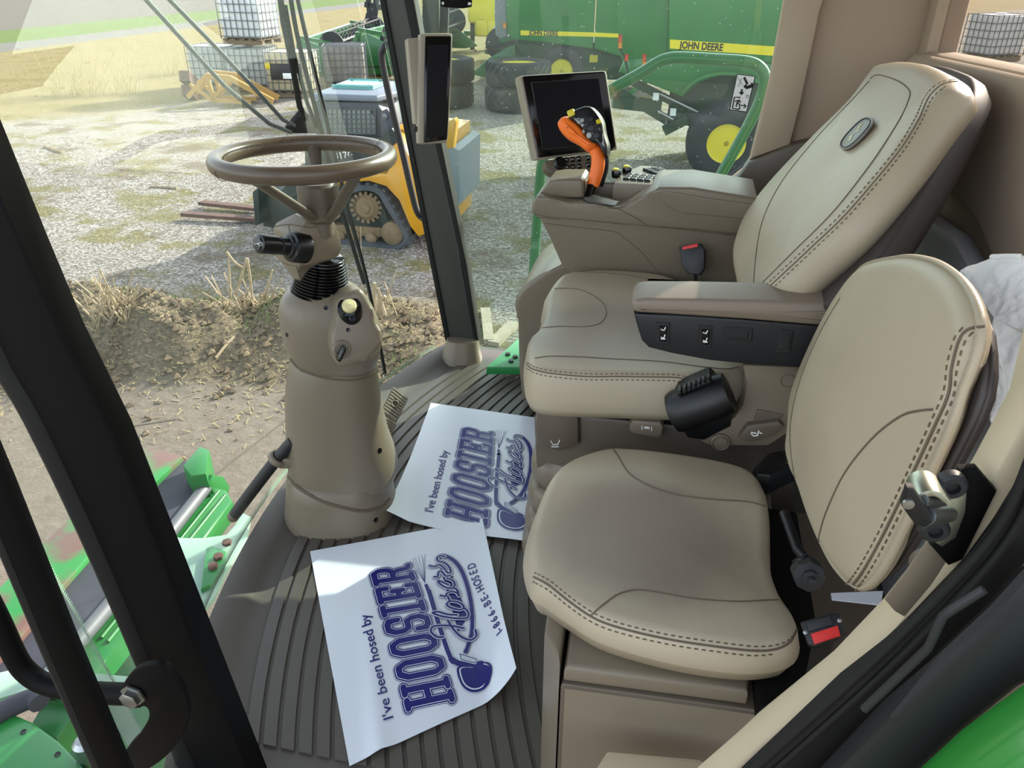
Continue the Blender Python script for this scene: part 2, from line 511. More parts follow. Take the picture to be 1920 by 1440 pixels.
# printed edge band of the windscreen: a row of fine teeth along its left and lower edge
geos = []
for i in range(330):
    z = 0.02 + 1.6 * i / 330; y = 0.745
    x = front_x(y) - 0.014 - 0.17 * z
    a = Vector((x, y, z)); dz = Vector((0, 0, 0.0048))
    x2 = front_x(y + 0.010) - 0.014 - 0.17 * z
    geos.append(([a, a + dz - X_ * 0.0018, Vector((x2, y + 0.010, z + 0.0024))], [(0, 1, 2)]))
for i in range(380):
    y = 0.76 + 0.0045 * i
    a = Vector((front_x(y) - 0.014, y, 0.02)); b = Vector((front_x(y + 0.0045) - 0.014, y + 0.0045, 0.02)); c = Vector((front_x(y + 0.0022) - 0.018, y + 0.0022, 0.040))
    geos.append(([a, b, c], [(0, 1, 2)]))
bnd = []
for i in range(41):
    z = 0.02 + 1.6 * i / 40
    for y in (0.698, 0.745): bnd.append(Vector((front_x(y) - 0.0135 - 0.17 * z, y, z)))
mk('edge_sheen', bnd, grid_faces(41, 2, False), glass_mat('edge_sheen', (0.85, 0.9, 0.86), 0.45), win1)  # pale diffuse strip paints the sky reflected at the glass edge
vs, fs = join(geos)
o = mk('edge_band', vs, fs, mat('frit', '9fb8a4', 0.6), win1, False); o['kind'] = 'stuff'

# right side glass, from the A pillar back to the trim post
pts = [(-0.74, 0.03), (0.30, 0.60), (0.20, 1.1), (0.20, ZC), (-1.05, ZC)]
def yR(x, z): return YR
px_edge = [(1475, -60), (1440, 150), (1405, 300), (1345, 345)]
e = [at_y(a, b, YR) for a, b in px_edge]
side_pts = [Vector((-0.77, YR, 0.02)), Vector((0.16, YR, 0.02)), Vector((0.16, YR, e[-1].z))] + list(reversed(e)) + [Vector((e[0].x, YR, ZC)), Vector((-1.05, YR, ZC))]
win2 = struct(prism('window_2', side_pts, Y_ * 0.004, 'side_glass', None, 0))
win2['label'] = 'tinted right side window of the cab'

# rear wall, bulging panel with the window opening left out
def wall_x(y, z):
    return XB + 0.035 * math.exp(-((z - 0.95) / 0.18) ** 2) * 0 - 0.06 * max(0, (y - 2.15)) 
wl_z1 = 1.135
pl = [at_x(1715, 88, XB), at_x(1868, 122, XB), at_x(1960, 142, XB)]
zb0, zb1 = pl[0].z, pl[2].z
yb0 = min(2.42, pl[0].y)
wv = []
# panel below the window
lowz = [0.0, 0.35, 0.62, 0.80, 0.88, 0.96, 1.02, zb1]
struct(mkbm('wall_back', (lambda bm: bm)(prism_bm([Vector((XB, YL - 0.05, 0.0)), Vector((XB, YR, 0.0)), Vector((XB, YR, ZC)), Vector((XB, yb0, ZC)), Vector((XB, yb0, zb0)), Vector((XB, pl[2].y, zb1)), Vector((XB, YL - 0.05, zb1 - 0.03))], X_ * 0.08, 0.01)), 'wall_cloth'))
win3 = struct(prism('window_3', [Vector((XB + 0.03, yb0, zb0)), Vector((XB + 0.03, pl[2].y, zb1)), Vector((XB + 0.03, YL - 0.05, zb1 - 0.03)), Vector((XB + 0.03, YL - 0.05, ZC)), Vector((XB + 0.03, yb0, ZC))], X_ * 0.004, 'rear_glass', None, 0))
win3['label'] = 'dark tinted rear window of the cab'
# right trim post between side glass and rear wall
tp = [(1560, -60), (1535, 20), (1500, 190), (1480, 268), (1404, 296), (1440, 150), (1477, -60)]
t3 = struct(prism('trim_3', [at_y(a, b, YR - 0.006) for a, b in tp], -Y_ * 0.035, 'beige_trim', None, 0.012))
t3['label'] = 'beige trim post behind the right side window'
t4 = struct(prism('trim_4', [at_y(a, b, YR - 0.006) for a, b in [(1338, 352), (1385, 322), (1402, 298), (1480, 266), (1560, 245), (1600, 300), (1500, 420), (1380, 420)]], -Y_ * 0.05, 'taupe_dark', None, 0.01))
t4['label'] = 'dark lower cover at the foot of the beige trim post'
wr = struct(prism('wall_right', [Vector((0.145, YR, 0.0)), Vector((XB + 0.02, YR, 0.0)), Vector((XB + 0.02, YR, ZC)), Vector((0.285, YR, ZC)), Vector((0.285, YR, 1.25)), Vector((0.26, YR, 0.99)), Vector((0.235, YR, 0.80)), Vector((0.20, YR, 0.725)), Vector((0.145, YR, 0.672))], Y_ * 0.04, 'wall_cloth', None, 0.005))
t12 = struct(prism('trim_12', catmull([at_y(a, b, 2.13) for a, b in [(970, 600), (964, 575), (972, 550), (1000, 524), (1060, 492)]], 4) + [Vector((0.2, 2.13, 0.50)), Vector((0.2, 2.13, 0.02)), at_y(978, 752, 2.13), at_y(974, 690, 2.13)], Y_ * 0.36, 'taupe', None, 0.015, 3))
t12['label'] = 'taupe side ledge under the right window'
# rear ledge behind the seat
lg = [Vector((XB, 1.05, 0.0)), Vector((XB, 2.3, 0.0)), Vector((XB, 2.3, 0.70)), Vector((XB, 2.05, 0.77)), Vector((XB, 1.7, 0.80)), Vector((XB, 1.4, 0.76)), Vector((XB, 1.05, 0.66))]
t5 = struct(prism('trim_5', [p - X_ * 0.005 for p in lg], -X_ * 0.05, 'ledge', None, 0.02))
t5['label'] = 'smooth grey lower panel of the rear wall'
wb2 = struct(prism('trim_6', catmull([Vector((XB - 0.002, 1.0, 0.72)), Vector((XB - 0.002, 1.4, 0.80)), Vector((XB - 0.002, 1.75, 0.845)), Vector((XB - 0.002, 2.1, 0.81)), Vector((XB - 0.002, 2.4, 0.72))], 6) + [Vector((XB - 0.002, 2.49, 0.72)), Vector((XB - 0.002, 2.49, zb0 - 0.03)), Vector((XB - 0.002, yb0, zb0 - 0.004)), Vector((XB - 0.002, pl[2].y, zb1 - 0.004)), Vector((XB - 0.002, 0.66, zb1 - 0.034)), Vector((XB - 0.002, 0.66, 0.66))], -X_ * 0.03, 'wall_cloth', None, 0.02, 3))
wb2['label'] = 'padded beige panel under the rear window'

# right A pillar
rp = [(708, -40), (717, 0), (760, 230), (805, 460), (842, 645), (890, 640), (862, 480), (825, 290), (790, 110), (772, 0), (766, -40)]
pr = [at_y(a, b, YR - 0.05) for a, b in rp]
tr1 = struct(prism('trim_1', pr, Y_ * 0.07, 'pillar_grey', None, 0.006))
tr1['label'] = 'dark grey right front pillar of the cab'
prism('seal', [at_y(a, b, YR - 0.058) for a, b in [(751, -40), (757, 0), (790, 160), (830, 330), (866, 500), (890, 640), (897, 640), (875, 500), (838, 320), (800, 130), (775, 0), (770, -40)]], Y_ * 0.05, 'rubber_seal', tr1, 0.003)
prism('seal', [at_y(a, b, YR - 0.056) for a, b in [(704, -40), (712, 0), (755, 230), (801, 465), (836, 645), (844, 645), (808, 460), (764, 230), (721, 0), (713, -40)]], Y_ * 0.05, 'rubber_seal', tr1, 0.002)
# boot at the pillar foot
rows = [(634, 838, 897), (655, 832, 900), (675, 822, 905), (692, 808, 912), (706, 790, 924), (716, 770, 940)]
rings = []
for k, (py, a, b) in enumerate(rows):
    p, q = at_h(a, py, 2.54), at_h(b, py, 2.54); c = (p + q) / 2; w = (q - p).length / 2; d = 0.045 + 0.012 * k
    rings.append([c + RT * (w * (abs(cos(t)) ** 0.8) * (1 if cos(t) >= 0 else -1)) + HD * (d * (abs(sin(t)) ** 0.8) * (1 if sin(t) >= 0 else -1)) for t in [2 * pi * i / 28 for i in range(28)]])
b = loft('pillar_boot', rings, 'taupe', tr1, 60)
b['label'] = 'taupe plastic boot at the pillar foot'

# left A pillar (nearest the lens), with its tube and seals
YA = 0.75
lp = [(-253, -400), (0, 222), (160, 603), (250, 787), (400, 1180), (500, 1437), (640, 1790), (540, 1790), (412, 1437), (298, 1193), (110, 780), (0, 528), (-130, 200), (-380, -400)]
tr2 = struct(prism('trim_2', [at_y(a, b, YA + 0.03) for a, b in lp], -Y_ * 0.045, 'pillar_black', None, 0.005))
tr2['label'] = 'black left front pillar of the cab, close to the lens'
tube('seal', catmull([at_y(a, b, YA - 0.0) for a, b in [(-330, -400), (-110, 330), (0, 640), (76, 780), (175, 990), (275, 1225), (360, 1440), (480, 1790)]], 4), 0.022, 'rubber_seal', tr2, 12)
tube('seal', catmull([at_y(a, b, YA - 0.005) for a, b in [(-60, 420), (50, 655), (112, 795), (205, 1000), (302, 1220), (392, 1440)]], 4), 0.0065, 'pillar_black', tr2, 8)

# left rear door frame: beige liner, rubber seal, black jamb, painted corner
def ribbon(name, pix, y, dy, m, parent=None, bev=0.006):
    return prism(name, [at_y(a, b, y) for a, b in pix], Y_ * dy, m, parent, bev, 2, 40)
tB = struct(ribbon('trim_7', [(1190, 1560), (1310, 1437), (1420, 1330), (1560, 1215), (1650, 1120), (1720, 1030), (1760, 950), (1820, 852), (1886, 726), (1920, 614), (1960, 480), (2010, 330), (2080, 330), (2010, 600), (1960, 740), (1925, 820), (1890, 905), (1855, 965), (1800, 1040), (1700, 1145), (1580, 1260), (1395, 1437), (1270, 1560)], 0.66, -0.05, 'beige_light', None, 0.008))
tB['label'] = 'light beige liner along the rear edge of the open doorway'
prism('liner_joint', [at_y(a, b, 0.6155) for a, b in [(1657, 1120), (1692, 1075), (1738, 1008), (1762, 1024), (1776, 1048), (1742, 1096), (1694, 1152), (1676, 1142)]], -Y_ * 0.004, 'taupe', tB, 0.002)
tS = struct(ribbon('trim_8', [(1250, 1580), (1392, 1437), (1575, 1262), (1700, 1142), (1800, 1036), (1853, 962), (1890, 900), (1930, 790), (1990, 600), (2100, 600), (2010, 850), (1925, 1010), (1850, 1110), (1740, 1230), (1600, 1370), (1530, 1437), (1400, 1580)], 0.60, -0.025, 'rubber_seal', None, 0.014))
tS['label'] = 'thick black rubber seal around the doorway'
for dx in (26, 52):
    tube('seal_lip', catmull([at_y(a + dx, b + dx * 0.5, 0.574) for a, b in [(1330, 1480), (1575, 1262), (1700, 1142), (1800, 1036), (1860, 950), (1900, 860)]], 5), 0.004, 'rubber_seal', tS, 8)
tJ = struct(ribbon('trim_9', [(1400, 1580), (1540, 1437), (1660, 1310), (1760, 1205), (1850, 1120), (1930, 1030), (2060, 1030), (2060, 1180), (1900, 1260), (1790, 1350), (1700, 1437), (1580, 1580)], 0.56, -0.02, 'charcoal', None, 0.01))
tJ['label'] = 'dark door jamb outside the rubber seal'
tK = struct(ribbon('trim_10', [(1560, 1600), (1700, 1437), (1790, 1352), (1900, 1270), (2060, 1190), (2060, 1600)], 0.53, -0.08, mat('green_paint', '2f8f34', 0.28, var=0.3, vscale=3, col2='2a8330', coat=0.4), None, 0.02))
tK['label'] = 'green painted body corner outside the doorway'
tube('jamb_rod', [at_y(1845, 1105, 0.535), at_y(1790, 1140, 0.535), at_y(1768, 1155, 0.535), at_y(1740, 1215, 0.535), at_y(1620, 1330, 0.535)], 0.004, 'charcoal', tJ, 8)
# left sill floor extension towards the door (light beige step edge in the photo's lower middle)
st = struct(prism('trim_11', [at_z(a, b, 0.28) for a, b in [(1138, 1403), (1312, 1418), (1420, 1480), (1360, 1700), (1040, 1700), (1075, 1500)]], -Z * 0.05, 'beige_light', None, 0.012))
st['label'] = 'light beige step cover beside the storage box'
# ================================================================ steering column
def sil_rings(rows, h, depth, power=2.0, n=40, hshift=None):
    """Horizontal rings between silhouette pixels (py, left, right) at horizontal distance h."""
    rings = []
    for k, rw in enumerate(rows):
        py, a, b = rw[:3]; hh = h + (rw[3] if len(rw) > 3 else 0.0)
        p, q = at_h(a, py, hh), at_h(b, py, hh); c = (p + q) / 2; w = (q - p).length / 2
        d = depth(w) if callable(depth) else depth
        e = 2.0 / power
        rings.append([c + RT * (w * abs(cos(t)) ** e * (1 if cos(t) >= 0 else -1)) + HD * (d * abs(sin(t)) ** e * (1 if sin(t) >= 0 else -1)) for t in [2 * pi * i / n for i in range(n)]])
    return rings
HC = 1.66
colm = thing('steering_column', at_h(640, 960, HC) * 1.0, 'taupe steering column with leather steering wheel standing on the cab floor', 'steering column')
loft('base_collar', sil_rings([(966, 530, 752), (958, 534, 748), (930, 539, 738), (900, 541, 733), (880, 542, 728), (872, 550, 720)], HC, lambda w: w * 0.92, 2.5), 'taupe', colm, 60)
lower = loft('lower_shroud', sil_rings([(920, 556, 715), (908, 552, 732), (890, 548, 742), (870, 544, 745), (845, 541, 738), (815, 539, 727), (785, 538, 720), (750, 537, 713), (720, 538, 709), (690, 542, 706), (665, 549, 702), (655, 556, 694)], HC, lambda w: w * 0.80, 2.4), 'taupe', colm, 60)
upper = loft('upper_shroud', sil_rings([(690, 590, 690), (684, 570, 704), (672, 556, 710), (655, 546, 713), (632, 537, 714), (610, 531, 708), (590, 528, 700), (572, 526, 690), (558, 528, 680), (546, 535, 668), (538, 548, 655), (534, 562, 640)], HC, lambda w: w * 0.86, 2.6), 'taupe', colm, 60)
tb = bvh(lower, upper)
# wedge on the right of the upper shroud carrying light and key
wp = [(640, 560), (672, 542), (690, 560), (704, 600), (719, 636), (712, 655), (690, 672), (640, 690), (622, 650), (630, 600)]
pl0 = at_h(660, 610, HC - 0.145)
n0 = (RT * 0.35 - HD * 0.9 + Z * 0.25).normalized()
wedge = prism('key_panel', catmull([onp(a, b, pl0, n0) for a, b in wp], 4, True), -n0 * 0.11, 'taupe', colm, 0.012, 3)
tw = bvh(wedge, upper, lower)
p, n = hit(tw, 656, 580)
ax = (Z * 0.8 - HD * 0.55 + RT * 0.1).normalized()
p = p - ax * 0.012
lathe('light_socket', p, ax, [(0.026, -0.02), (0.026, 0.018), (0.0245, 0.024), (0.020, 0.026), (0.019, 0.012), (0.0, 0.010)], 'gloss_black', colm)
lathe('light_knob', p + ax * 0.012, ax, [(0.0155, 0.0), (0.0155, 0.016), (0.013, 0.021), (0.0, 0.023)], 'cream', colm)
p, n = hit(tw, 640, 655)
k = lathe('ignition_lock', p, n, [(0.021, -0.004), (0.021, 0.003), (0.017, 0.006), (0.014, 0.006), (0.013, 0.003), (0.0, 0.003)], 'taupe', colm)
ky = box('key', p + n * 0.018 - Z * 0.006 - RT * 0.004, (0.010, 0.034, 0.030), 'gloss_black', colm, 0.004, frame_from(n, Z * 0.8 + RT * 0.5))
for a, b in ((611, 577), (653, 619), (538, 628)):
    p, n = hit(tw, a, b)
    if p is not None: lathe('bolt_hole', p - n * 0.001, n, [(0.0055, 0), (0.005, 0.0016), (0.0, 0.0012)], 'gloss_black', colm, 12)
# shadow gaps where the shrouds meet
gp = on_path(tb, [(545, 672), (560, 690), (590, 703), (625, 711), (660, 712), (690, 706), (707, 694)], 0.0)
tube('seam', [q for q, _ in gp], 0.0035, 'seam', colm, 6)
tc_ = bvh(lower, bpy.data.objects['base_collar'])
gp = on_path(tc_, [(541, 893), (560, 915), (600, 938), (640, 951), (680, 958), (715, 950), (730, 935)], 0.0)
tube('seam', [q for q, _ in gp], 0.0045, 'seam', colm, 6)
for a, b in ((712, 845), (705, 975)):
    p, n = hit(tc_, a, b)
    if p is not None: lathe('bolt_hole', p - n * 0.001, n, [(0.0075, 0), (0.007, 0.002), (0.0, 0.0015)], 'gloss_black', colm, 12)
# bellows: stacked black folds leaning up to the head
ca, cb = at_h(600, 548, HC), at_h(605, 480, HC)
ra, rb = (at_h(655, 548, HC) - at_h(546, 548, HC)).length / 2, 0.049
prof = [(ra * 1.03, -0.02)]
L = (cb - ca).length; nf = 13
for i in range(nf):
    r = ra + (rb - ra) * i / (nf - 1); h0 = L * i / nf
    prof += [(r * 0.93, h0), (r, h0 + L / nf * 0.25), (r, h0 + L / nf * 0.7), (r * 0.93, h0 + L / nf)]
lathe('bellows', ca, (cb - ca), prof, 'gloss_black', colm, 40, 60)
# tilt head
head = loft('tilt_head', sil_rings([(531, 558, 583), (520, 548, 592), (508, 539, 598), (497, 531, 605), (488, 523, 620), (480, 517, 634), (468, 515, 640), (450, 514, 638), (435, 513.5, 634), (425, 514, 630), (418, 519, 627), (408, 538, 622), (401, 553, 616)], HC - 0.02, lambda w: w * 0.92, 1.14, 64), 'taupe', colm, 28)
th_ = bvh(head)
for pp in ([(516, 425), (540, 421), (570, 425), (582, 427), (605, 422), (628, 416)],): seam('seam', th_, pp, colm, 0.0018)
seam('seam', th_, [(524, 490), (545, 497), (570, 499), (590, 495), (604, 486)], colm, 0.0018)
seam('seam', th_, [(541, 421), (543, 432), (544, 440)], colm, 0.0014)
seam('seam', th_, [(556, 499), (561, 515), (565, 529)], colm, 0.0014)
# control stalk with horn button, pointing to the left towards the door
sa, sb = at_h(549, 463, HC - 0.088), at_h(486, 457, HC - 0.145)
ax = (sb - sa).normalized(); LN = (sb - sa).length
stalk = lathe('control_stalk', sa, ax, [(0.033, -0.03), (0.033, 0.003), (0.031, 0.007), (0.025, 0.009), (0.024, 0.014), (0.019, 0.016), (0.019, LN * 0.40), (0.0165, LN * 0.42), (0.0165, LN * 0.48), (0.0195, LN * 0.50), (0.020, LN * 0.60), (0.0205, LN * 0.94), (0.0195, LN), (0.0155, LN + 0.002), (0.0145, LN + 0.002), (0.014, LN + 0.005), (0.0, LN + 0.006)], mat('stalk_black', '0c0d0f', 0.28), colm, 36)
ts = bvh(stalk)
icon('horn_mark', ts, [[(480, 457), (484, 457), (490, 454), (492, 456), (491, 461), (486, 460), (484, 457)], [(478, 455), (478, 460)]], 0.0007, 'white_print', stalk, 0.0005)
# steering wheel
Wc = at_h(570, 296, HC - 0.03)
wn_ = (Z + HD * 0.03 + RT * 0.0).normalized()
Rm = (at_h(744, 291, Wc.dot(HD)) - at_h(396, 291, Wc.dot(HD))).length / 2
rt = 0.0172
vs, fs = torus_geo(Wc, wn_, Rm - rt, rt, 96, 18, 1.05)
rim = mk('steering_wheel', vs, fs, mat('wheel_leather', '5f5142', 0.30, bump=0.12, bscale=500), colm)
# hub, spokes: deep dished
Hc = at_h(598, 372, HC - 0.03)
rh = 0.044
hub_z = Hc.z
hub = lathe('wheel_hub', Hc, Z, [(0.030, -0.048), (0.040, -0.040), (rh * 0.94, -0.028), (rh, -0.022), (rh, 0.024), (rh * 0.98, 0.03), (rh * 0.85, 0.036), (0.0, 0.038)], 'taupe_dark', rim, 36)
ctr2 = Vector((Hc.x, Hc.y, Hc.z))
def spoke(px, py, w):
    d = None
    e = at_h(px, py, Wc.dot(HD)); 
    return e
for ang in (math.radians(252), math.radians(318), math.radians(97)):
    d = RT * cos(ang) + HD * sin(ang)
    e = Wc + d * (Rm - rt) - Z * 0.004
    a = ctr2 + d * 0.03 - Z * 0.034
    b = ctr2 + d * (rh + 0.012) - Z * 0.016
    P = catmull([a, b, b.lerp(e, 0.5), b.lerp(e, 0.85), e], 5)
    side = Z.cross(d); geos = []
    rings = []
    for i, p in enumerate(P):
        s = i / (len(P) - 1); w = 0.017 - 0.003 * s + (0.010 * max(0, s - 0.85) / 0.15); t = 0.009
        q = (P[min(i + 1, len(P) - 1)] - P[max(i - 1, 0)]).normalized(); u = side.cross(q) * -1
        rings.append([p + side * (w * cos(2 * pi * j / 12)) + u * (t * sin(2 * pi * j / 12)) for j in range(12)])
    loft('spoke', rings, 'taupe_dark', rim, 60)
for ang in (-1.68, 0.55, 2.0, 3.9, 5.3):
    d = RT * cos(ang) + HD * sin(ang); c = Wc + d * (Rm - rt)
    vs, fs = torus_geo(c, wn_.cross(d), rt + 0.0002, 0.0007, 24, 6)
    mk('rim_seam', vs, fs, 'seam', rim)
geos = []
for i in range(150):
    a = 2 * pi * i / 150; d = RT * cos(a) + HD * sin(a); t = wn_.cross(d)
    p = Wc + d * (Rm - rt * 2 + 0.0012) + Z * 0.004
    geos.append(bar_geo(p - Z * 0.004 + t * 0.002, p + Z * 0.005 - t * 0.002, 0.0016, 0.0016))
vs, fs = join(geos); o = mk('stitching', vs, fs, 'seam', rim, False); o['kind'] = 'stuff'
lathe('column_neck', Hc - Z * 0.075, Z, [(0.024, -0.004), (0.024, 0.02), (0.024, 0.03)], 'taupe_dark', colm)
# tilt pedal rod with its loop on the left of the column
tp = [at_h(a, b, 1.60) for a, b in [(550, 826), (520, 860), (475, 918), (438, 968)]]
rod = tube('tilt_rod', catmull([tp[0], tp[1], tp[2], tp[3]], 5), [0.0155] * 15 + [0.0145], 'charcoal', colm, 14)
mk('rod_tip', *lathe_geo(tp[3], (tp[3] - tp[2]), [(0.0148, -0.012), (0.0152, 0.004), (0.011, 0.012), (0.0, 0.015)], 16), 'taupe_dark', rod)
vs, fs = torus_geo(tp[1], (tp[1] - tp[0]), 0.019, 0.006, 28, 10, 1.6)
mk('rod_bracket', vs, fs, 'taupe', colm)
box('bracket_arm', at_h(540, 866, 1.60), (0.05, 0.022, 0.032), 'taupe', colm, 0.006, (RT, HD, Z))

# ================================================================ brake pedals
pm = mat('pedal_rubber', '8d8474', 0.5, bump=0.1)
def pedal(pix, label, foot):
    c0 = Vector((0, 0, 0))
    pn = (-HD * 0.45 + RT * 0.35 + Z * 0.75).normalized()
    mid = at_z(sum(a for a, b in pix) / 4, sum(b for a, b in pix) / 4, 0.11)
    t = thing('brake_pedal', (mid.x, mid.y, 0.0), label, 'pedal', 'brake pedals beside the column')
    P = [onp(a, b, mid, pn) for a, b in pix]
    pd_ = prism('pedal_pad', P, -pn * 0.014, 'taupe', t, 0.004)
    nr = 9
    for i in range(nr):
        s = (i + 0.5) / nr
        a = P[0].lerp(P[3], s); b = P[1].lerp(P[2], s); d = (b - a)
        for u0, u1 in (((0.06, 0.94),) if i not in (3, 4, 5) else ((0.06, 0.34), (0.66, 0.94))):
            vs, fs = bar_geo(a + d * u0 + pn * 0.002, a + d * u1 + pn * 0.002, (P[3] - P[0]).length / nr * 0.5, 0.005, pn)
            mk('tread_bar', vs, fs, pm, pd_, False)
    cc = sum(P, Vector()) / 4; ex = (P[1] - P[0]).normalized()
    vs, fs = torus_geo(cc + pn * 0.003, pn, 0.011, 0.0028, 24, 8)
    mk('pedal_boss', vs, fs, 'taupe', pd_)
    bar('pedal_arm', cc - pn * 0.01, Vector((cc.x - 0.05, cc.y + 0.03, 0.005)), 0.018, 0.018, 'taupe_dark', t)
    return t
pedal([(737, 724), (766, 748), (744, 791), (714, 770)], 'far brake pedal, ribbed taupe pad showing whole beside the column', 0)
pedal([(713, 775), (744, 796), (727, 833), (700, 815)], 'near brake pedal, ribbed taupe pad half hidden by the column', 1)
# ================================================================ operator seat
OZ = 0.57
oseat = thing('operator_seat', at_z(1200, 700, 0.0), 'large beige leather driver seat with high reclined backrest', 'seat')
# cushion: the seam line of its top, on the real height of the seat
top = [(1000, 688), (990, 668), (992, 626), (1011, 602), (1022, 562), (1024, 544), (1054, 511), (1100, 504), (1150, 503), (1233, 510), (1285, 526), (1345, 548), (1420, 590), (1440, 640), (1400, 690), (1330, 702), (1267, 704), (1153, 701), (1040, 697)]
def dish(a, b, v):
    # hollow for the sitter, raised along the near and far edge
    y = v.y; d = 0.0
    d -= 0.012 * math.exp(-((y - 1.66) / 0.16) ** 2)
    return d
dark_middle_leather('leather_driver', tuple(at_z(1130, 620, OZ)), 0.27, 0.22, 'b4a78e', '94897a')
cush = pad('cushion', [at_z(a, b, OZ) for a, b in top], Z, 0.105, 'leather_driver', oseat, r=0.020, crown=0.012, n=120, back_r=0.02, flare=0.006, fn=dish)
tc1 = bvh(cush)
side_seam = [(1012, 600), (994, 625), (985, 655), (981, 668), (988, 684), (1004, 694), (1040, 701), (1100, 706), (1153, 706), (1220, 707), (1267, 708), (1290, 713), (1305, 722)]
seam('seam', tc1, side_seam, cush, 0.002)
stitches('stitching', tc1, [(a, b - 5) for a, b in side_seam[4:]], cush)
stitches('stitching', tc1, [(a, b + 6) for a, b in side_seam[4:]], cush)
seam('seam', tc1, [(1003, 672), (1030, 668), (1080, 669), (1150, 673), (1240, 678), (1310, 687), (1360, 692), (1385, 688)], cush, 0.0016)
seam('seam', tc1, [(1022, 545), (1040, 541), (1080, 542), (1110, 553), (1133, 572), (1136, 592), (1122, 608), (1090, 613), (1050, 612), (1012, 616), (994, 624)], cush, 0.0016)
seam('seam', tc1, [(1085, 510), (1150, 513), (1210, 522), (1270, 537)], cush, 0.0014)
# backrest
b1, b2 = at_y(1430, 540, 1.42), at_y(1800, 165, 1.45)
bn = Y_.cross(b2 - b1).normalized()
if bn.x > 0: bn = -bn
bp = b1 - bn * 0.0
face = [(1428, 548), (1400, 560), (1366, 560), (1360, 500), (1366, 455), (1390, 400), (1440, 335), (1520, 250), (1590, 180), (1634, 122), (1660, 106), (1700, 103), (1742, 110), (1768, 124), (1780, 142), (1770, 164), (1746, 196), (1716, 240), (1660, 320), (1580, 415), (1500, 490), (1455, 532)]
def bdish(a, b, v):
    y = v.y
    return -0.014 * math.exp(-((y - 1.64) / 0.10) ** 2)
backr = pad('backrest', [onp(a, b, bp, bn) for a, b in face], bn, 0.075, 'leather', oseat, r=0.035, crown=0.022, n=130, back_r=0.02, fn=bdish)
tb1 = bvh(backr)
sm = [(1795, 153), (1768, 158), (1742, 182), (1722, 225), (1690, 278), (1640, 340), (1580, 408), (1520, 465), (1470, 512), (1440, 540)]
seam('seam', tb1, sm, backr, 0.0018)
stitches('stitching', tb1, [(a - 6, b - 3) for a, b in sm], backr)
stitches('stitching', tb1, [(a + 5, b + 4) for a, b in sm[1:]], backr)
seam('seam', tb1, [(1632, 148), (1642, 141), (1660, 143), (1688, 154), (1704, 168), (1706, 180), (1692, 215), (1660, 268), (1620, 325), (1560, 400), (1490, 470), (1440, 520), (1420, 540)], backr, 0.0018)
seam('seam', tb1, [(1630, 152), (1600, 185), (1530, 260), (1470, 335), (1435, 400), (1420, 460), (1412, 545)], backr, 0.0016)
# oval emblem with a leaping animal
p, n = hit(tb1, 1608, 253)
n = bn.copy(); ax1 = (b2 - b1 - n * (b2 - b1).dot(n)).normalized(); ax2 = n.cross(ax1).normalized(); p = p + n * 0.001
def oval(a, b, k=28, pw=2.6):
    return [(a * abs(cos(t)) ** (2 / pw) * (1 if cos(t) >= 0 else -1), b * abs(sin(t)) ** (2 / pw) * (1 if sin(t) >= 0 else -1)) for t in [2 * pi * i / k for i in range(k)]]
ov = oval(0.037, 0.052)
em = prism('emblem', [p + n * 0.001 + ax1 * a + ax2 * b for a, b in ov], n * 0.004, 'emblem_grey', backr, 0.001)
rg = [p + n * 0.0055 + ax1 * a * 0.9 + ax2 * b * 0.84 for a, b in ov]
tube('emblem_ring', rg + [rg[0]], 0.0012, 'black_print', em, 6)
deer = [[(-0.016, -0.003), (-0.006, 0.002), (0.006, 0.001), (0.013, 0.007), (0.020, 0.006)], [(-0.006, 0.002), (-0.016, -0.009)], [(-0.004, 0.001), (-0.012, 0.008)], [(0.004, 0.001), (0.006, -0.008), (0.011, -0.009)], [(0.014, 0.007), (0.012, 0.013)], [(0.015, 0.007), (0.017, 0.013)]]
g = join([stroke_geo(s, 0.0042) for s in deer])
flat('emblem_animal', ([(v.x, v.y) if isinstance(v, Vector) else v for v in g[0]], g[1]), p + n * 0.0052, ax1, ax2, 'cream', em, 0.0006)
# hard back shell
sh = [(1800, 146), (1824, 154), (1818, 196), (1790, 250), (1740, 340), (1690, 420), (1630, 500), (1575, 552), (1540, 552), (1480, 520), (1420, 540), (1400, 470), (1600, 220), (1680, 130)]
shell = pad('back_shell', [onp(a, b, bp - bn * 0.072, bn) for a, b in [(1545, 575), (1440, 560), (1405, 480), (1440, 400), (1560, 250), (1660, 130), (1740, 118), (1806, 134), (1826, 152), (1820, 190), (1780, 268), (1720, 372), (1650, 480), (1590, 548)]], bn, 0.05, 'back_shell', oseat, r=0.01, crown=0.0, n=90)
tsh = bvh(shell)
# under-seat frame, suspension and covers
box('seat_pan', Vector((0.0, 1.66, 0.455)), (0.46, 0.50, 0.035), 'black_plastic', oseat, 0.01)
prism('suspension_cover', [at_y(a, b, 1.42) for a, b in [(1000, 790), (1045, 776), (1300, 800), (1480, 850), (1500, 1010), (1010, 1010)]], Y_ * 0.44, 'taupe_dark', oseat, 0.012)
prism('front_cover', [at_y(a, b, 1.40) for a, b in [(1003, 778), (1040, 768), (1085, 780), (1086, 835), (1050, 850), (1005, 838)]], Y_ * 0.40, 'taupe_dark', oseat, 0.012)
tfc = bvh(bpy.data.objects['front_cover'], bpy.data.objects['suspension_cover'])
prof = []
zt, zb = at_y(1000, 850, 1.45).z, 0.0
for i in range(4):
    z0 = zt + (zb - zt) * i / 4; z1 = zt + (zb - zt) * (i + 1) / 4
    for k in range(6):
        s = k / 5; prof.append((0.012 * sin(pi * s) + 0.006 * i, z0 + (z1 - z0) * s))
rings = []
xf = at_y(1000, 850, 1.45).x
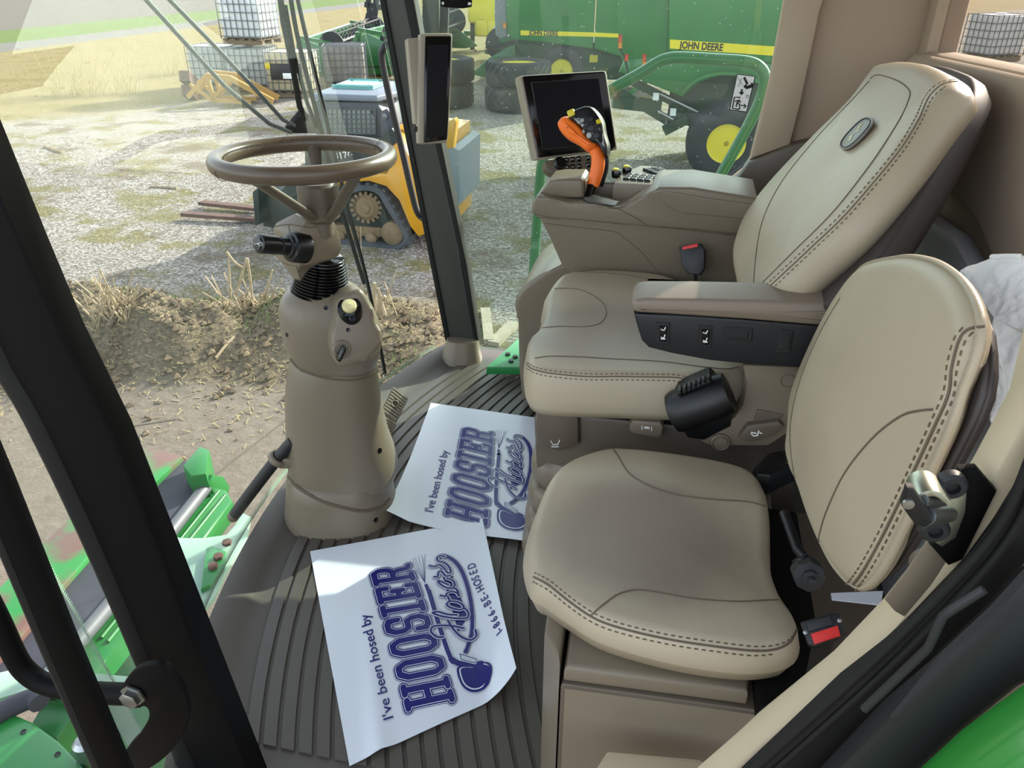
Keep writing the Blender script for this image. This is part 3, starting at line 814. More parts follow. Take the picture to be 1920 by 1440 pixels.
for dr, z in prof:
    x0, x1, y0, y1 = xf - dr, 0.20, 1.41 - dr, 1.88 + dr
    ring = []
    for t in [2 * pi * i / 48 for i in range(48)]:
        cxx, cyy = (x0 + x1) / 2, (y0 + y1) / 2
        e = 2 / 7
        ring.append(Vector((cxx + (x1 - x0) / 2 * abs(cos(t)) ** e * (1 if cos(t) >= 0 else -1), cyy + (y1 - y0) / 2 * abs(sin(t)) ** e * (1 if sin(t) >= 0 else -1), z)))
    rings.append(ring)
loft('suspension_bellows', rings, 'taupe', oseat, 60)
icon('seat_mark', tfc, [[(1033, 826), (1037, 833), (1046, 833), (1050, 824)], [(1034, 837), (1048, 837)]], 0.0011, 'white_print', oseat)
# fore-aft lever
lv = prism('slide_lever', [at_y(a, b, 1.385) for a, b in [(1180, 797), (1186, 788), (1238, 793), (1244, 801), (1241, 818), (1234, 823), (1188, 815), (1180, 809)]], Y_ * 0.05, 'taupe', oseat, 0.006)
icon('lever_mark', bvh(lv), [[(1204, 798), (1204, 805)], [(1222, 800), (1222, 807)], [(1208, 802), (1218, 803)], [(1208, 800), (1218, 801)]], 0.001, 'white_print', lv)
# recline bracket, knob and lever
br = prism('armrest_bracket', [at_y(a, b, 1.375) for a, b in [(1392, 684), (1540, 690), (1500, 800), (1440, 838), (1330, 838), (1309, 826), (1318, 806), (1376, 784), (1392, 760), (1398, 720)]], Y_ * 0.05, 'taupe', oseat, 0.008)
tbr = bvh(br)
p, n = hit(tbr, 1351, 827)
lathe('pivot_knob', p - n * 0.004, n, [(0.019, 0), (0.019, 0.010), (0.0165, 0.013), (0.014, 0.010), (0.013, 0.013), (0.0, 0.014)], 'taupe', oseat, 28)
p, n = hit(tbr, 1478, 714)
vs, fs = torus_geo(p, n, 0.0135, 0.0012, 28, 6); mk('cover_cap', vs, fs, 'seam', br)
rl = prism('recline_lever', [at_y(a, b, 1.36) for a, b in [(1390, 812), (1402, 798), (1460, 790), (1470, 800), (1452, 818), (1412, 830), (1396, 829), (1385, 822)]], Y_ * 0.03, 'taupe_dark', oseat, 0.006)
icon('recline_mark', bvh(rl), [[(1408, 812), (1413, 817), (1420, 816), (1423, 807)], [(1408, 810), (1418, 812)], [(1424, 811), (1429, 812)]], 0.0014, 'white_print', rl)
prism('recline_recess', [at_y(a, b, 1.372) for a, b in [(1410, 797), (1420, 768), (1470, 778), (1458, 795)]], Y_ * 0.01, 'taupe_dark', br, 0.003)
# belt retractor
ra_, rb_ = at_y(1262, 775, 1.36), at_y(1352, 742, 1.36)
axr = (rb_ - ra_).normalized()
ret = thing('belt_retractor', (ra_ + rb_) / 2, 'black belt retractor drum with toothed collar beside the driver seat cushion', 'retractor') if False else None
rt_ = lathe('belt_retractor', ra_, axr, [(0.030, -0.004), (0.040, 0.0), (0.044, 0.012), (0.045, 0.095), (0.040, 0.118), (0.0, 0.12)], 'black_plastic', oseat, 32)
prism('retractor_guard', [at_y(a, b, 1.345) for a, b in [(1256, 763), (1270, 738), (1330, 712), (1340, 720), (1352, 742), (1300, 760), (1264, 776)]], Y_ * 0.06, 'black_plastic', rt_, 0.005)
for i in range(7):
    a = 1274 + i * 9; b = 735 - i * 3.6
    c = at_y(a, b - 3, 1.352); mkbm('guard_tooth', box_bm(c, X_, Y_, Z, 0.007, 0.03, 0.010, 0.002), 'black_plastic', rt_)
prism('retractor_bracket', [at_y(a, b, 1.37) for a, b in [(1258, 770), (1376, 760), (1370, 800), (1320, 826), (1290, 822), (1276, 800)]], Y_ * 0.03, 'black_plastic', rt_, 0.004)
# left armrest: padded top over a black switch box
ay0, ay1 = 1.335, 1.435
pt = [(1184, 566), (1192, 548), (1206, 544), (1280, 541), (1345, 540), (1440, 545), (1640, 562), (1640, 618), (1530, 611), (1400, 599), (1250, 589), (1190, 586)]
arm = pad('armrest', [at_y(a, b, ay0) for a, b in [(1184, 570), (1190, 563), (1210, 561), (1300, 562), (1420, 565), (1640, 574), (1640, 618), (1530, 612), (1400, 601), (1250, 591), (1195, 588), (1185, 582)]], -Y_, 0.105, mat('armrest_pad', '857868', 0.45, bump=0.35, bscale=500), oseat, r=0.010, crown=0.002, n=120, smooth=False, back_r=0.012)
bx = prism('switch_box', [at_y(a, b, ay0 + 0.008) for a, b in [(1188, 588), (1250, 590), (1400, 600), (1530, 611), (1640, 618), (1640, 690), (1500, 690), (1400, 684), (1330, 677), (1260, 664), (1216, 653), (1203, 640), (1195, 615)]], Y_ * 0.088, 'charcoal', oseat, 0.006)
tbx = bvh(bx)
def plate_on(name, tree, pix, th, m, parent, bev=0.0015, sink=0.001):
    pp = []
    for a, b in pix:
        p, n = hit(tree, a, b)
        if p is None: return None
        pp.append((p, n))
    nn = sum((n for p, n in pp), Vector()).normalized()
    return prism(name, [p - nn * sink for p, n in pp], nn * (th + sink), m, parent, bev, 1)
for px_, py_ in ((1243, 623), (1322, 629)):
    fr = plate_on('switch_frame', tbx, [(px_ - 13, py_ - 20), (px_ + 14, py_ - 19), (px_ + 12, py_ + 22), (px_ - 13, py_ + 20)], 0.002, 'charcoal', bx)
    u = plate_on('rocker_switch', tbx, [(px_ - 7, py_ - 13), (px_ + 9, py_ - 12), (px_ + 7, py_ + 17), (px_ - 8, py_ + 15)], 0.005, 'gloss_black', bx)
    tu = bvh(u)
    icon('rocker_mark', tu, [[(px_ - 4, py_ - 6), (px_ + 2, py_ - 4), (px_ + 5, py_ - 9)], [(px_ - 4, py_ + 9), (px_ + 2, py_ + 10), (px_ + 4, py_ + 4)], [(px_ - 4, py_ + 12), (px_ + 5, py_ + 12)]], 0.0012, 'white_print', u)
for q in ([(1358, 612), (1412, 615), (1410, 639), (1356, 635)], [(1464, 617), (1488, 619), (1482, 662), (1455, 661)]):
    plate_on('blank_cover', tbx, q, 0.0025, 'charcoal', bx)
    c = (sum(a for a, b in q) / 4, sum(b for a, b in q) / 4)
    plate_on('blank_cover', tbx, [(c[0] + (a - c[0]) * 0.7, c[1] + (b - c[1]) * 0.65) for a, b in q], 0.004, 'charcoal', bx)

def buckle(name, label, pts_body, y, pts_red, face_n, root_p, stem_to, th=0.022):
    t = thing(name, root_p, label, 'buckle', None)
    body = prism('buckle_body', pts_body, -face_n * th, 'black_plastic', t, 0.003)
    prism('release_button', pts_red, face_n * 0.003, 'red', t, 0.0012)
    if stem_to: bar('buckle_strap', sum(pts_body, Vector()) / len(pts_body) - face_n * th * 0.5, stem_to, 0.022, 0.008, 'black_plastic', t)
    return t, body
yb = 1.93
fn = (-Y_ * 0.9 + Z * 0.35 - X_ * 0.2).normalized(); q0 = at_y(1296, 490, yb)
on_ = lambda a, b: onp(a, b, q0, fn)
buckle('belt_buckle', 'black seat belt buckle with red top standing between driver seat and console', [on_(a, b) for a, b in [(1273, 462), (1314, 456), (1321, 470), (1320, 505), (1312, 515), (1290, 514), (1279, 498)]], yb, [on_(a, b) for a, b in [(1279, 463), (1308, 456), (1309, 463), (1280, 469)]], fn, (q0.x, q0.y, 0.5), at_y(1305, 535, yb + 0.01))

# ================================================================ instructor seat on its storage box
IZ = 0.455
ist = thing('instructor_seat', at_z(1250, 1050, 0.40), 'small beige leather passenger seat nearest the door, folding upright backrest', 'seat')
itop = [(1002, 1085), (989, 1030), (992, 985), (1012, 930), (1040, 885), (1076, 855), (1130, 836), (1180, 834), (1280, 845), (1370, 862), (1415, 882), (1436, 918), (1442, 955), (1445, 1000), (1450, 1045), (1468, 1098), (1492, 1142), (1499, 1180), (1488, 1210), (1460, 1222), (1400, 1226), (1300, 1214), (1200, 1192), (1120, 1166), (1060, 1128), (1022, 1098)]
def idish(a, b, v):
    return 0.010 * math.exp(-((v.y - 1.16) / 0.07) ** 2) + 0.012 * math.exp(-((v.y - 0.83) / 0.07) ** 2) - 0.012 * math.exp(-((v.y - 1.0) / 0.12) ** 2)
dark_middle_leather('leather_passenger', tuple(at_z(1200, 1010, IZ)), 0.22, 0.20, 'b4a78e', '8d8171')
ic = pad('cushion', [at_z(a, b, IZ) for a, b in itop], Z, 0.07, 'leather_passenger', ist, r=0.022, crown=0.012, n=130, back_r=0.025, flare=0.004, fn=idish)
tic = bvh(ic)
welt = [(1001, 1082), (1030, 1098), (1070, 1130), (1120, 1162), (1180, 1182), (1260, 1200), (1340, 1212), (1410, 1220), (1455, 1217), (1482, 1203), (1494, 1180)]
seam('seam', tic, welt, ic, 0.0024)
stitches('stitching', tic, [(a + 2, b - 8) for a, b in welt], ic)
stitches('stitching', tic, [(a - 1, b + 9) for a, b in welt[:-2]], ic)
seam('seam', tic, [(1136, 830), (1155, 850), (1180, 888), (1220, 912), (1270, 928), (1340, 937), (1400, 941), (1441, 951)], ic, 0.002)
seam('seam', tic, [(1108, 1154), (1130, 1135), (1160, 1114), (1195, 1106), (1230, 1110), (1300, 1122), (1380, 1128), (1450, 1125), (1478, 1126)], ic, 0.002)
# backrest: upright, slightly reclined
ibn = (-X_ * 0.985 + Z * 0.13).normalized(); ibp = Vector((0.262, 0.95, 0.75))
iface = [(1588, 1098), (1550, 1066), (1520, 1010), (1492, 935), (1474, 860), (1470, 800), (1476, 740), (1500, 670), (1540, 585), (1575, 530), (1620, 492), (1668, 476), (1720, 482), (1764, 508), (1794, 548), (1808, 592), (1806, 632), (1794, 676), (1774, 728), (1755, 790), (1715, 880), (1670, 975), (1625, 1065)]
def ibd(a, b, v): return 0.008 * math.exp(-((v.y - 1.17) / 0.05) ** 2)
ib = pad('backrest', [onp(a, b, ibp, ibn) for a, b in iface], ibn, 0.030, 'leather', ist, r=0.024, crown=0.024, n=130, back_r=0.02, fn=ibd)
tib = bvh(ib)
wl_ = [(1846, 612), (1815, 618), (1798, 640), (1785, 690), (1778, 740), (1752, 800), (1700, 912), (1655, 1005), (1620, 1068), (1596, 1100)]
seam('seam', tib, wl_, ib, 0.0024)
stitches('stitching', tib, [(a - 9, b - 4) for a, b in wl_[1:]], ib)
stitches('stitching', tib, [(a + 9, b + 5) for a, b in wl_[1:]], ib)
seam('seam', tib, [(1750, 768), (1725, 770), (1690, 780), (1640, 818), (1590, 878), (1560, 935), (1540, 990), (1532, 1040), (1540, 1062)], ib, 0.002)
seam('seam', tib, [(1575, 560), (1540, 620), (1505, 700), (1486, 770), (1482, 830), (1492, 910)], ib, 0.0016)
bs = pad('back_shell', [onp(a, b, ibp - ibn * 0.028, ibn) for a, b in [(1640, 1080), (1560, 1040), (1500, 850), (1520, 660), (1640, 500), (1750, 505), (1830, 590), (1846, 680), (1834, 760), (1780, 870), (1704, 1010)]], ibn, 0.016, 'back_shell', ist, r=0.006, crown=0.0, n=70)
# hinge arms and black frame behind the cushion
box('hinge_frame', Vector((0.235, 1.0, 0.375)), (0.10, 0.46, 0.04), 'pillar_black', ist, 0.008)
tube('hinge_link', [at_y(1470, 960, 1.06), at_y(1495, 1030, 1.0), at_y(1512, 1050, 0.97)], 0.008, 'black_plastic', ist, 10)
tube('hinge_link', [at_y(1500, 1045, 0.92), at_y(1525, 1090, 0.90)], 0.013, 'black_plastic', ist, 12)
p = at_y(1518, 1082, 0.885)
lathe('hinge_bolt', p, (-Y_ + Z * 0.4), [(0.022, -0.03), (0.022, 0.0), (0.012, 0.002), (0.012, 0.010), (0.006, 0.011), (0.006, 0.024), (0.0, 0.025)], 'charcoal', ist, 8)
lb = prism('belt_guide', [at_z(a, b, 0.44) for a, b in [(1413, 876), (1440, 848), (1500, 836), (1505, 862), (1445, 890), (1420, 888)]], -Z * 0.05, 'black_plastic', ist, 0.006)
plt = prism('data_plate', [at_z(a, b, 0.40) for a, b in [(1558, 1112), (1656, 1108), (1652, 1134), (1560, 1124)]], -Z * 0.002, 'paper_white', ist, 0)
# buckle of the instructor belt
fn2 = (Z * 0.75 - Y_ * 0.55 - X_ * 0.2).normalized(); q2 = at_y(1545, 1185, 0.735)
o2 = lambda a, b: onp(a, b, q2, fn2)
t2, bd2 = buckle('belt_buckle', 'black seat belt buckle with large red button beside the passenger seat cushion', [o2(a, b) for a, b in [(1501, 1166), (1560, 1148), (1574, 1150), (1585, 1186), (1572, 1196), (1526, 1213), (1516, 1208)]], 0, [o2(a, b) for a, b in [(1520, 1189), (1571, 1173), (1576, 1193), (1527, 1209)]], fn2, (q2.x, q2.y, 0.36), Vector((q2.x + 0.02, q2.y + 0.03, 0.30)))
prism('buckle_cover', [o2(a, b) for a, b in [(1512, 1168), (1555, 1155), (1562, 1172), (1517, 1185)]], fn2 * 0.003, 'charcoal', t2, 0.001)
for a, b in ((1510, 1186), (1574, 1164)):
    lathe('rivet', o2(a, b), fn2, [(0.003, 0), (0.0025, 0.0015), (0, 0.002)], 'chrome', t2, 10)

# ================================================================ storage box under the instructor seat
ZB = 0.345
sb = thing('storage_box', Vector((0.02, 1.0, 0.0)), 'taupe storage box with lift-off lid under the passenger seat', 'box')
A = at_z(1052, 1278, ZB); B = at_z(1397, 1325, ZB)           # lower edge of the lid, near side
Cc = at_z(1402, 1262, ZB + 0.02)
xa, xb, ya_ = A.x, B.x, (A.y + B.y) / 2
ang = (B - A).normalized()
yf = 1.30
A2 = Vector((A.x - 0.02, yf, 0)); B2 = Vector((B.x + 0.02, yf, 0))
bd_ = Vector((B.x - A.x, B.y - A.y, 0)).normalized(); bo_ = Z.cross(bd_) * -1
A0, B0 = Vector((A.x, A.y, 0)), Vector((B.x, B.y, 0))
bodyp = [A0, B0 + bd_ * 0.24, Vector((B.x + 0.24, yf, 0)), A2]
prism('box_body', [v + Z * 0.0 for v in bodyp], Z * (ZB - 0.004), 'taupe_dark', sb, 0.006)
# chamfered front corner panel
fp = [Vector((A.x - 0.003, A.y + 0.0, 0)), Vector((A.x - 0.035, A.y + 0.05, 0)), Vector((A2.x - 0.045, yf, 0)), Vector((A2.x - 0.003, yf, 0))]
prism('front_panel', fp, Z * (ZB + 0.045), 'taupe', sb, 0.008)
lidp = [Vector((A.x + 0.004, A.y - 0.001, ZB)), Vector((B.x, B.y, ZB)), Vector((B.x + 0.01, B.y + 0.06, ZB)), Vector((B.x + 0.05, B.y + 0.065, ZB)), Vector((B2.x + 0.05, yf, ZB)), Vector((A2.x, yf, ZB))]
prism('lid', lidp, Z * 0.035, 'taupe', sb, 0.010, 3)
prism('side_panel', [A0 + bd_ * 0.006 + Z * 0.02 + bo_ * 0.004, B0 + bd_ * 0.22 + Z * 0.02 + bo_ * 0.004, B0 + bd_ * 0.22 + Z * (ZB - 0.010) + bo_ * 0.004, A0 + bd_ * 0.006 + Z * (ZB - 0.010) + bo_ * 0.004], bo_ * -0.01, 'taupe', sb, 0.002)

# ================================================================ door striker latch on the doorway liner
dl = thing('door_latch', at_y(1800, 960, 0.70), 'zinc door latch with black lever bolted to the doorway pillar', 'latch')
LY = 0.615
prism('latch_bracket', [at_y(a, b, LY) for a, b in [(1792, 868), (1826, 866), (1862, 908), (1800, 1034), (1772, 1046), (1738, 1008), (1762, 990), (1800, 930)]], -Y_ * 0.012, 'pillar_black', dl, 0.003)
pl_ = prism('striker_plate', [at_y(a, b, LY - 0.013) for a, b in [(1764, 902), (1786, 884), (1803, 892), (1809, 916), (1806, 952), (1789, 998), (1762, 1016), (1743, 1004), (1740, 984), (1752, 950)]], -Y_ * 0.008, 'zinc', dl, 0.002)
for a, b in ((1783, 908), (1751, 990)):
    c = at_y(a, b, LY - 0.021)
    lathe('latch_bolt', c, -Y_, [(0.0125, -0.004), (0.0125, 0.004), (0.010, 0.007), (0.006, 0.007), (0.0055, 0.002), (0, 0.002)], 'charcoal', dl, 18)
arc_o = catmull([at_y(a, b, LY - 0.018) for a, b in [(1697, 932), (1699, 900), (1714, 884), (1738, 882), (1758, 894), (1768, 906)]], 5)
arc_i = catmull([at_y(a, b, LY - 0.018) for a, b in [(1764, 914), (1752, 902), (1736, 892), (1718, 894), (1706, 906), (1704, 932)]], 5)
prism('catch_guard', arc_o + arc_i, -Y_ * 0.030, 'zinc', dl, 0.001)
tube('striker_pin', [at_y(1776, 962, LY - 0.018), at_y(1735, 966, LY - 0.050)], 0.0085, 'chrome', dl, 18)
tube('striker_pin', [at_y(1768, 938, LY - 0.018), at_y(1728, 938, LY - 0.050)], 0.0055, 'chrome', dl, 14)
prism('latch_lever', [at_y(a, b, LY - 0.050) for a, b in [(1686, 936), (1696, 902), (1708, 903), (1722, 925), (1737, 945), (1742, 968), (1730, 976), (1712, 972), (1700, 955)]], -Y_ * 0.010, 'black_plastic', dl, 0.002)
lathe('lever_rivet', at_y(1703, 944, LY - 0.060), -Y_, [(0.005, 0), (0.0045, 0.002), (0, 0.0025)], 'chrome', dl, 14)
# screw boss lower on the liner
c = at_y(1747, 1065, 0.62)
lathe('screw_boss', c, -Y_, [(0.018, -0.01), (0.018, 0.002), (0.010, 0.004), (0.010, 0.007), (0.005, 0.007), (0.0, 0.003)], 'taupe_dark', dl, 20)

# ================================================================ fleece hanging behind the instructor backrest
fo = [(1790, 520), (1805, 492), (1850, 476), (1900, 474), (1960, 490), (1960, 640), (1925, 640), (1905, 670), (1890, 720), (1872, 770), (1855, 800), (1848, 780), (1864, 720), (1860, 650), (1845, 600), (1820, 560)]
fln = (-X_ * 0.8 - Y_ * 0.3 + Z * 0.4).normalized(); f0 = at_x(1870, 560, 0.44)
fl = pad('fleece_cover', [onp(a, b, f0, fln) for a, b in fo], fln, 0.035, 'fleece', None, r=0.015, crown=0.015, n=140, rings_in=22, fn=lambda a, b, v: 0.010 * noise.noise(v * 16) + 0.005 * noise.noise(v * 45) + 0.003 * noise.noise(v * 120))
tag(fl, 'white fleece cover draped behind the passenger seat backrest', 'cover')
hp = [v for v, n in on_path(bvh(fl), [(1812, 500), (1830, 490), (1860, 484), (1915, 484)], 0.002)]
if len(hp) > 2: tube('hem', hp, 0.004, 'fleece', fl, 8)
# ================================================================ right-hand console
CY = 1.96
con = thing('side_console', Vector((-0.1, 2.05, 0.0)), 'long taupe armrest console with storage lid to the right of the driver seat', 'console')
up_prof = [(996, 398), (997, 384), (1003, 372), (1012, 368), (1040, 374), (1070, 380), (1098, 379), (1130, 385), (1162, 389), (1196, 372), (1236, 352), (1300, 352), (1420, 372), (1420, 446), (1300, 432), (1150, 420), (1050, 412), (1006, 409)]
prism('console_body', catmull([at_y(a, b, CY) for a, b in up_prof[:11]], 4)[:-1] + [at_y(a, b, CY) for a, b in up_prof[10:]], Y_ * 0.20, 'taupe', con, 0.012, 3)
prism('console_skirt', [at_y(a, b, CY + 0.02) for a, b in [(1010, 408), (1030, 445), (1055, 502), (1090, 520), (1380, 545), (1420, 440), (1300, 430), (1150, 418)]], Y_ * 0.07, 'taupe', con, 0.006)
tcb = bvh(bpy.data.objects['console_body'], bpy.data.objects['console_skirt'])
seam('seam', tcb, [(998, 399), (1020, 405), (1080, 411), (1170, 420), (1260, 428), (1372, 441)], con, 0.0016)
seam('seam', tcb, [(1016, 418), (1080, 426), (1150, 434), (1170, 446), (1200, 470), (1222, 496), (1232, 508)], con, 0.0015)
seam('seam', tcb, [(1156, 390), (1180, 402), (1214, 422)], con, 0.002)
lid = prism('storage_lid', catmull([at_y(a, b, CY - 0.004) for a, b in [(1236, 357), (1240, 372), (1252, 386), (1266, 395), (1284, 400)]], 4) + [at_y(a, b, CY - 0.004) for a, b in [(1420, 413), (1420, 384), (1330, 372)]], Y_ * 0.20, 'taupe', con, 0.012, 4)
# raised block in front, scoop of the lever
fb = [(1012, 362), (1030, 339), (1050, 336), (1088, 336), (1094, 342), (1094, 372), (1060, 372), (1030, 368)]
prism('front_block', [at_y(a, b, CY + 0.03) for a, b in fb], Y_ * 0.12, 'taupe', con, 0.008, 3)
sp = at_y(1102, 372, CY + 0.05)
prism('lever_gate', [at_z(a, b, sp.z + 0.004) for a, b in [(1088, 372), (1100, 380), (1124, 384), (1152, 388), (1160, 380), (1130, 372), (1112, 366)]], Z * 0.004, 'charcoal', con, 0.001)
inner = prism('inner_bowl', [at_y(a, b, CY + 0.10) for a, b in [(1094, 338), (1125, 342), (1180, 346), (1228, 350), (1200, 366), (1168, 376), (1110, 372)]], Y_ * 0.02, 'taupe_dark', con, 0.006)
# control pads on top
zt = at_y(1200, 340, CY + 0.15).z
top_pl = [(1168, 341), (1184, 326), (1215, 314), (1258, 322), (1292, 334), (1262, 345), (1228, 349)]
tpad = prism('pad_housing', [at_z(a, b, zt + 0.012) for a, b in [(1150, 342), (1160, 325), (1200, 309), (1240, 312), (1268, 324), (1272, 334), (1240, 346)]], -Z * 0.05, 'taupe', con, 0.008)
def key_grid(c, ex, ey, nx, ny, sx, sy, nm='pad_key'):
    for i in range(nx):
        for j in range(ny):
            p = c + ex * ((i - (nx - 1) / 2) * sx) + ey * ((j - (ny - 1) / 2) * sy)
            mkbm(nm, box_bm(p, ex, ey, Z, sx * 0.86, sy * 0.86, 0.008, 0.0015, 1), 'charcoal', tpad)
def horiz(a, b, z):
    p, q = at_z(*a, z), at_z(*b, z); return (q - p)
ex = horiz((1166, 336), (1222, 341), zt).normalized(); ey = Z.cross(ex)
key_grid(at_z(1198, 333, zt + 0.014), ex, ey, 4, 3, 0.019, 0.022)
ex = horiz((1210, 316), (1256, 334), zt).normalized(); ey = Z.cross(ex)
key_grid(at_z(1236, 323, zt + 0.014), ex, ey, 5, 2, 0.019, 0.026)
for a, b in ((1156, 326), (1176, 320)):
    c = at_z(a, b, zt + 0.018)
    tg = box('toggle_switch', c, (0.026, 0.020, 0.024), 'gloss_black', con, 0.006)
    box('toggle_cap', c + Z * 0.011 - X_ * 0.003, (0.016, 0.016, 0.008), 'yellow_btn', tg, 0.003)

# ================================================================ drive lever
def facing(px, py, d, right=0.0, up=0.0):
    return (-ray(px, py).normalized() + RT * right + UP * up).normalized()
LD = (at_y(1102, 372, CY + 0.05) - CAM).dot(FW)
lev = thing('drive_lever', at_d(1102, 374, LD), 'orange and black multifunction drive lever rising from the console', 'lever')
tube('lever_shaft', [at_d(1101, 378, LD), at_d(1105, 364, LD), at_d(1110, 348, LD)], [0.013, 0.011, 0.012], 'gloss_black', lev, 14)
lnf = facing(1100, 260, LD, -0.25, 0.15)
lp0 = at_d(1095, 280, LD - 0.03)
def lpl(pix, off=0.0): return [onp(a, b, lp0 + lnf * off, lnf) for a, b in pix]
spine = [(1111, 349), (1116, 332), (1121, 312), (1121, 293), (1114, 278), (1104, 268)]
S = catmull([onp(a, b, lp0 - lnf * 0.028, lnf) for a, b in spine], 5)
rr = [0.0135 + 0.0045 * sin(pi * min(1, 0.15 + 0.85 * i / (len(S) - 1))) for i in range(len(S))]
tube('lower_grip', S, rr, 'orange', lev, 20)
S2 = catmull([onp(a + 9, b - 1, lp0 - lnf * 0.048, lnf) for a, b in spine], 5)
tube('grip_back', S2, [r * 0.95 for r in rr], 'black_plastic', lev, 20)
lobe = [(1044, 236), (1046, 224), (1056, 217), (1068, 222), (1088, 240), (1100, 258), (1116, 268), (1112, 276), (1098, 280), (1084, 270), (1060, 256)]
lo = pad('thumb_rest', lpl(lobe, 0.004), lnf, 0.045, 'orange', lev, r=0.014, crown=0.006, n=70, back_r=0.012)
face = [(1064, 212), (1074, 206), (1098, 198), (1112, 204), (1126, 224), (1131, 250), (1137, 272), (1136, 290), (1128, 284), (1120, 270), (1108, 266), (1096, 252), (1086, 236), (1068, 224)]
fc = pad('button_head', lpl(face, 0.010), (lnf), 0.055, mat('head_black', '101214', 0.32), lev, r=0.010, crown=0.004, n=80, back_r=0.012)
tfc2 = bvh(fc)
def knob(px, py, r, h, m, nm, parent=fc, n_=20):
    p, n = hit(tfc2, px, py)
    if p is None: return
    lathe(nm, p - n * 0.002, n, [(r, 0), (r, h), (r * 0.8, h + 0.0015), (0, h + 0.002)], m, parent, n_)
for a, b, r in ((1108, 224, 0.006), (1118, 236, 0.0055), (1100, 234, 0.006), (1109, 240, 0.009), (1096, 246, 0.0055), (1105, 253, 0.0065)):
    knob(a, b, r, 0.004, 'charcoal', 'thumb_button')
mat('button_silver', '9a9ea0', 0.3)
for q in ([(1076, 222), (1087, 221), (1090, 234), (1084, 232)], [(1117, 262), (1130, 250), (1134, 276), (1124, 268)]):
    plate_on('silver_trim', tfc2, q, 0.0015, 'button_silver', fc, 0.001)
for a, b, r in ((1092, 226, 0.0055), (1093, 235, 0.0045), (1096, 246, 0.005), (1105, 254, 0.0075)): knob(a, b, r, 0.005, 'button_silver', 'thumb_button')
for q in ([(1112, 252), (1121, 247), (1125, 256), (1116, 262)], [(1115, 241), (1123, 238), (1126, 245), (1118, 248)]):
    plate_on('rocker_button', tfc2, q, 0.003, 'charcoal', fc, 0.001)
for q in ([(1117, 226), (1125, 223), (1127, 231), (1119, 234)],):
    plate_on('yellow_button', tfc2, q, 0.004, 'yellow_btn', fc, 0.001)
box('yellow_switch', onp(1072, 213, lp0 + lnf * 0.004, lnf), (0.019, 0.017, 0.022), 'yellow_btn', fc, 0.003, frame_from(lnf, UP + RT * -0.3))
p, n = hit(bvh(lo), 1064, 239)
lathe('grip_dimple', p - n * 0.001, n, [(0.003, 0), (0.0025, 0.0014), (0, 0.001)], mat('orange_dark', 'b84a10', 0.5), lo, 12)

# ================================================================ monitor on its bracket
MD = 2.32
mon = thing('console_monitor', at_d(1065, 330, MD), 'square black touchscreen monitor with taupe frame standing above the console', 'monitor')
mn = (-ray(1065, 215).normalized() + RT * 0.30 + UP * 0.10).normalized()
m0 = at_d(1068, 215, MD)
mp = lambda a, b, off=0.0: onp(a, b, m0 + mn * off, mn)
outer = [(972, 142), (1137, 132), (1159, 281), (1004, 301)]
def rounded(pix, k=0.06):
    out = []
    n = len(pix)
    for i in range(n):
        p = Vector((*pix[i], 0)); a = Vector((*pix[i - 1], 0)); b = Vector((*pix[(i + 1) % n], 0))
        out += [p.lerp(a, k), p.lerp(a, k * 0.35).lerp(p.lerp(b, k * 0.35), 0.5), p.lerp(b, k)]
    return [(v.x, v.y) for v in out]
prism('monitor_housing', [mp(a, b, 0.0) for a, b in rounded(outer, 0.04)], -mn * 0.055, 'bezel', mon, 0.006, 3)
prism('screen_bezel', [mp(a, b, 0.001) for a, b in rounded([(979, 143), (1133, 134), (1154, 277), (1008, 296)], 0.03)], mn * 0.003, 'gloss_black', mon, 0.001)
sc_ = prism('screen', [mp(a, b, 0.004) for a, b in [(996, 155), (1122, 147), (1140, 267), (1018, 281)]], mn * 0.001, 'screen', mon, 0)
Pq = [mp(a, b, 0.0055) for a, b in [(996, 155), (1122, 147), (1140, 267), (1018, 281), (996, 155)]]
tube('screen_edge', Pq, 0.0014, 'charcoal', mon, 6)
bar('monitor_stem', at_d(1072, 300, MD + 0.03), at_d(1076, 340, MD + 0.03), 0.035, 0.03, 'charcoal', mon)
# keypad under the monitor
kp = thing('keypad', at_d(1068, 325, MD - 0.02), 'small taupe keypad of round black keys hanging below the monitor', 'keypad')
kn = (-ray(1068, 306).normalized() + RT * 0.25 + UP * 0.35).normalized(); k0 = at_d(1068, 306, MD - 0.02)
kq = lambda a, b, off=0.0: onp(a, b, k0 + kn * off, kn)
prism('keypad_body', [kq(a, b) for a, b in rounded([(1020, 300), (1110, 288), (1124, 290), (1128, 312), (1112, 321), (1034, 326), (1022, 316)], 0.2)], -kn * 0.04, 'taupe_dark', kp, 0.006, 3)
lathe('rotary_dial', kq(1050, 307), kn, [(0.020, 0), (0.020, 0.004), (0.014, 0.010), (0.013, 0.014), (0, 0.015)], 'gloss_black', kp, 28)
for a, b in ((1062, 300), (1073, 299), (1085, 298), (1102, 296), (1063, 314), (1074, 313), (1086, 312), (1103, 309)):
    kb = box('key', kq(a, b, 0.001), (0.0145, 0.016, 0.005), 'gloss_black', kp, 0.002, frame_from(kn), 1)
    mk('key_mark', *tube_geo([kq(a - 2.4, b + 1.5, 0.0042), kq(a, b - 2, 0.0042), kq(a + 2.4, b + 1, 0.0042)], 0.0006, 5), 'white_print', kb)

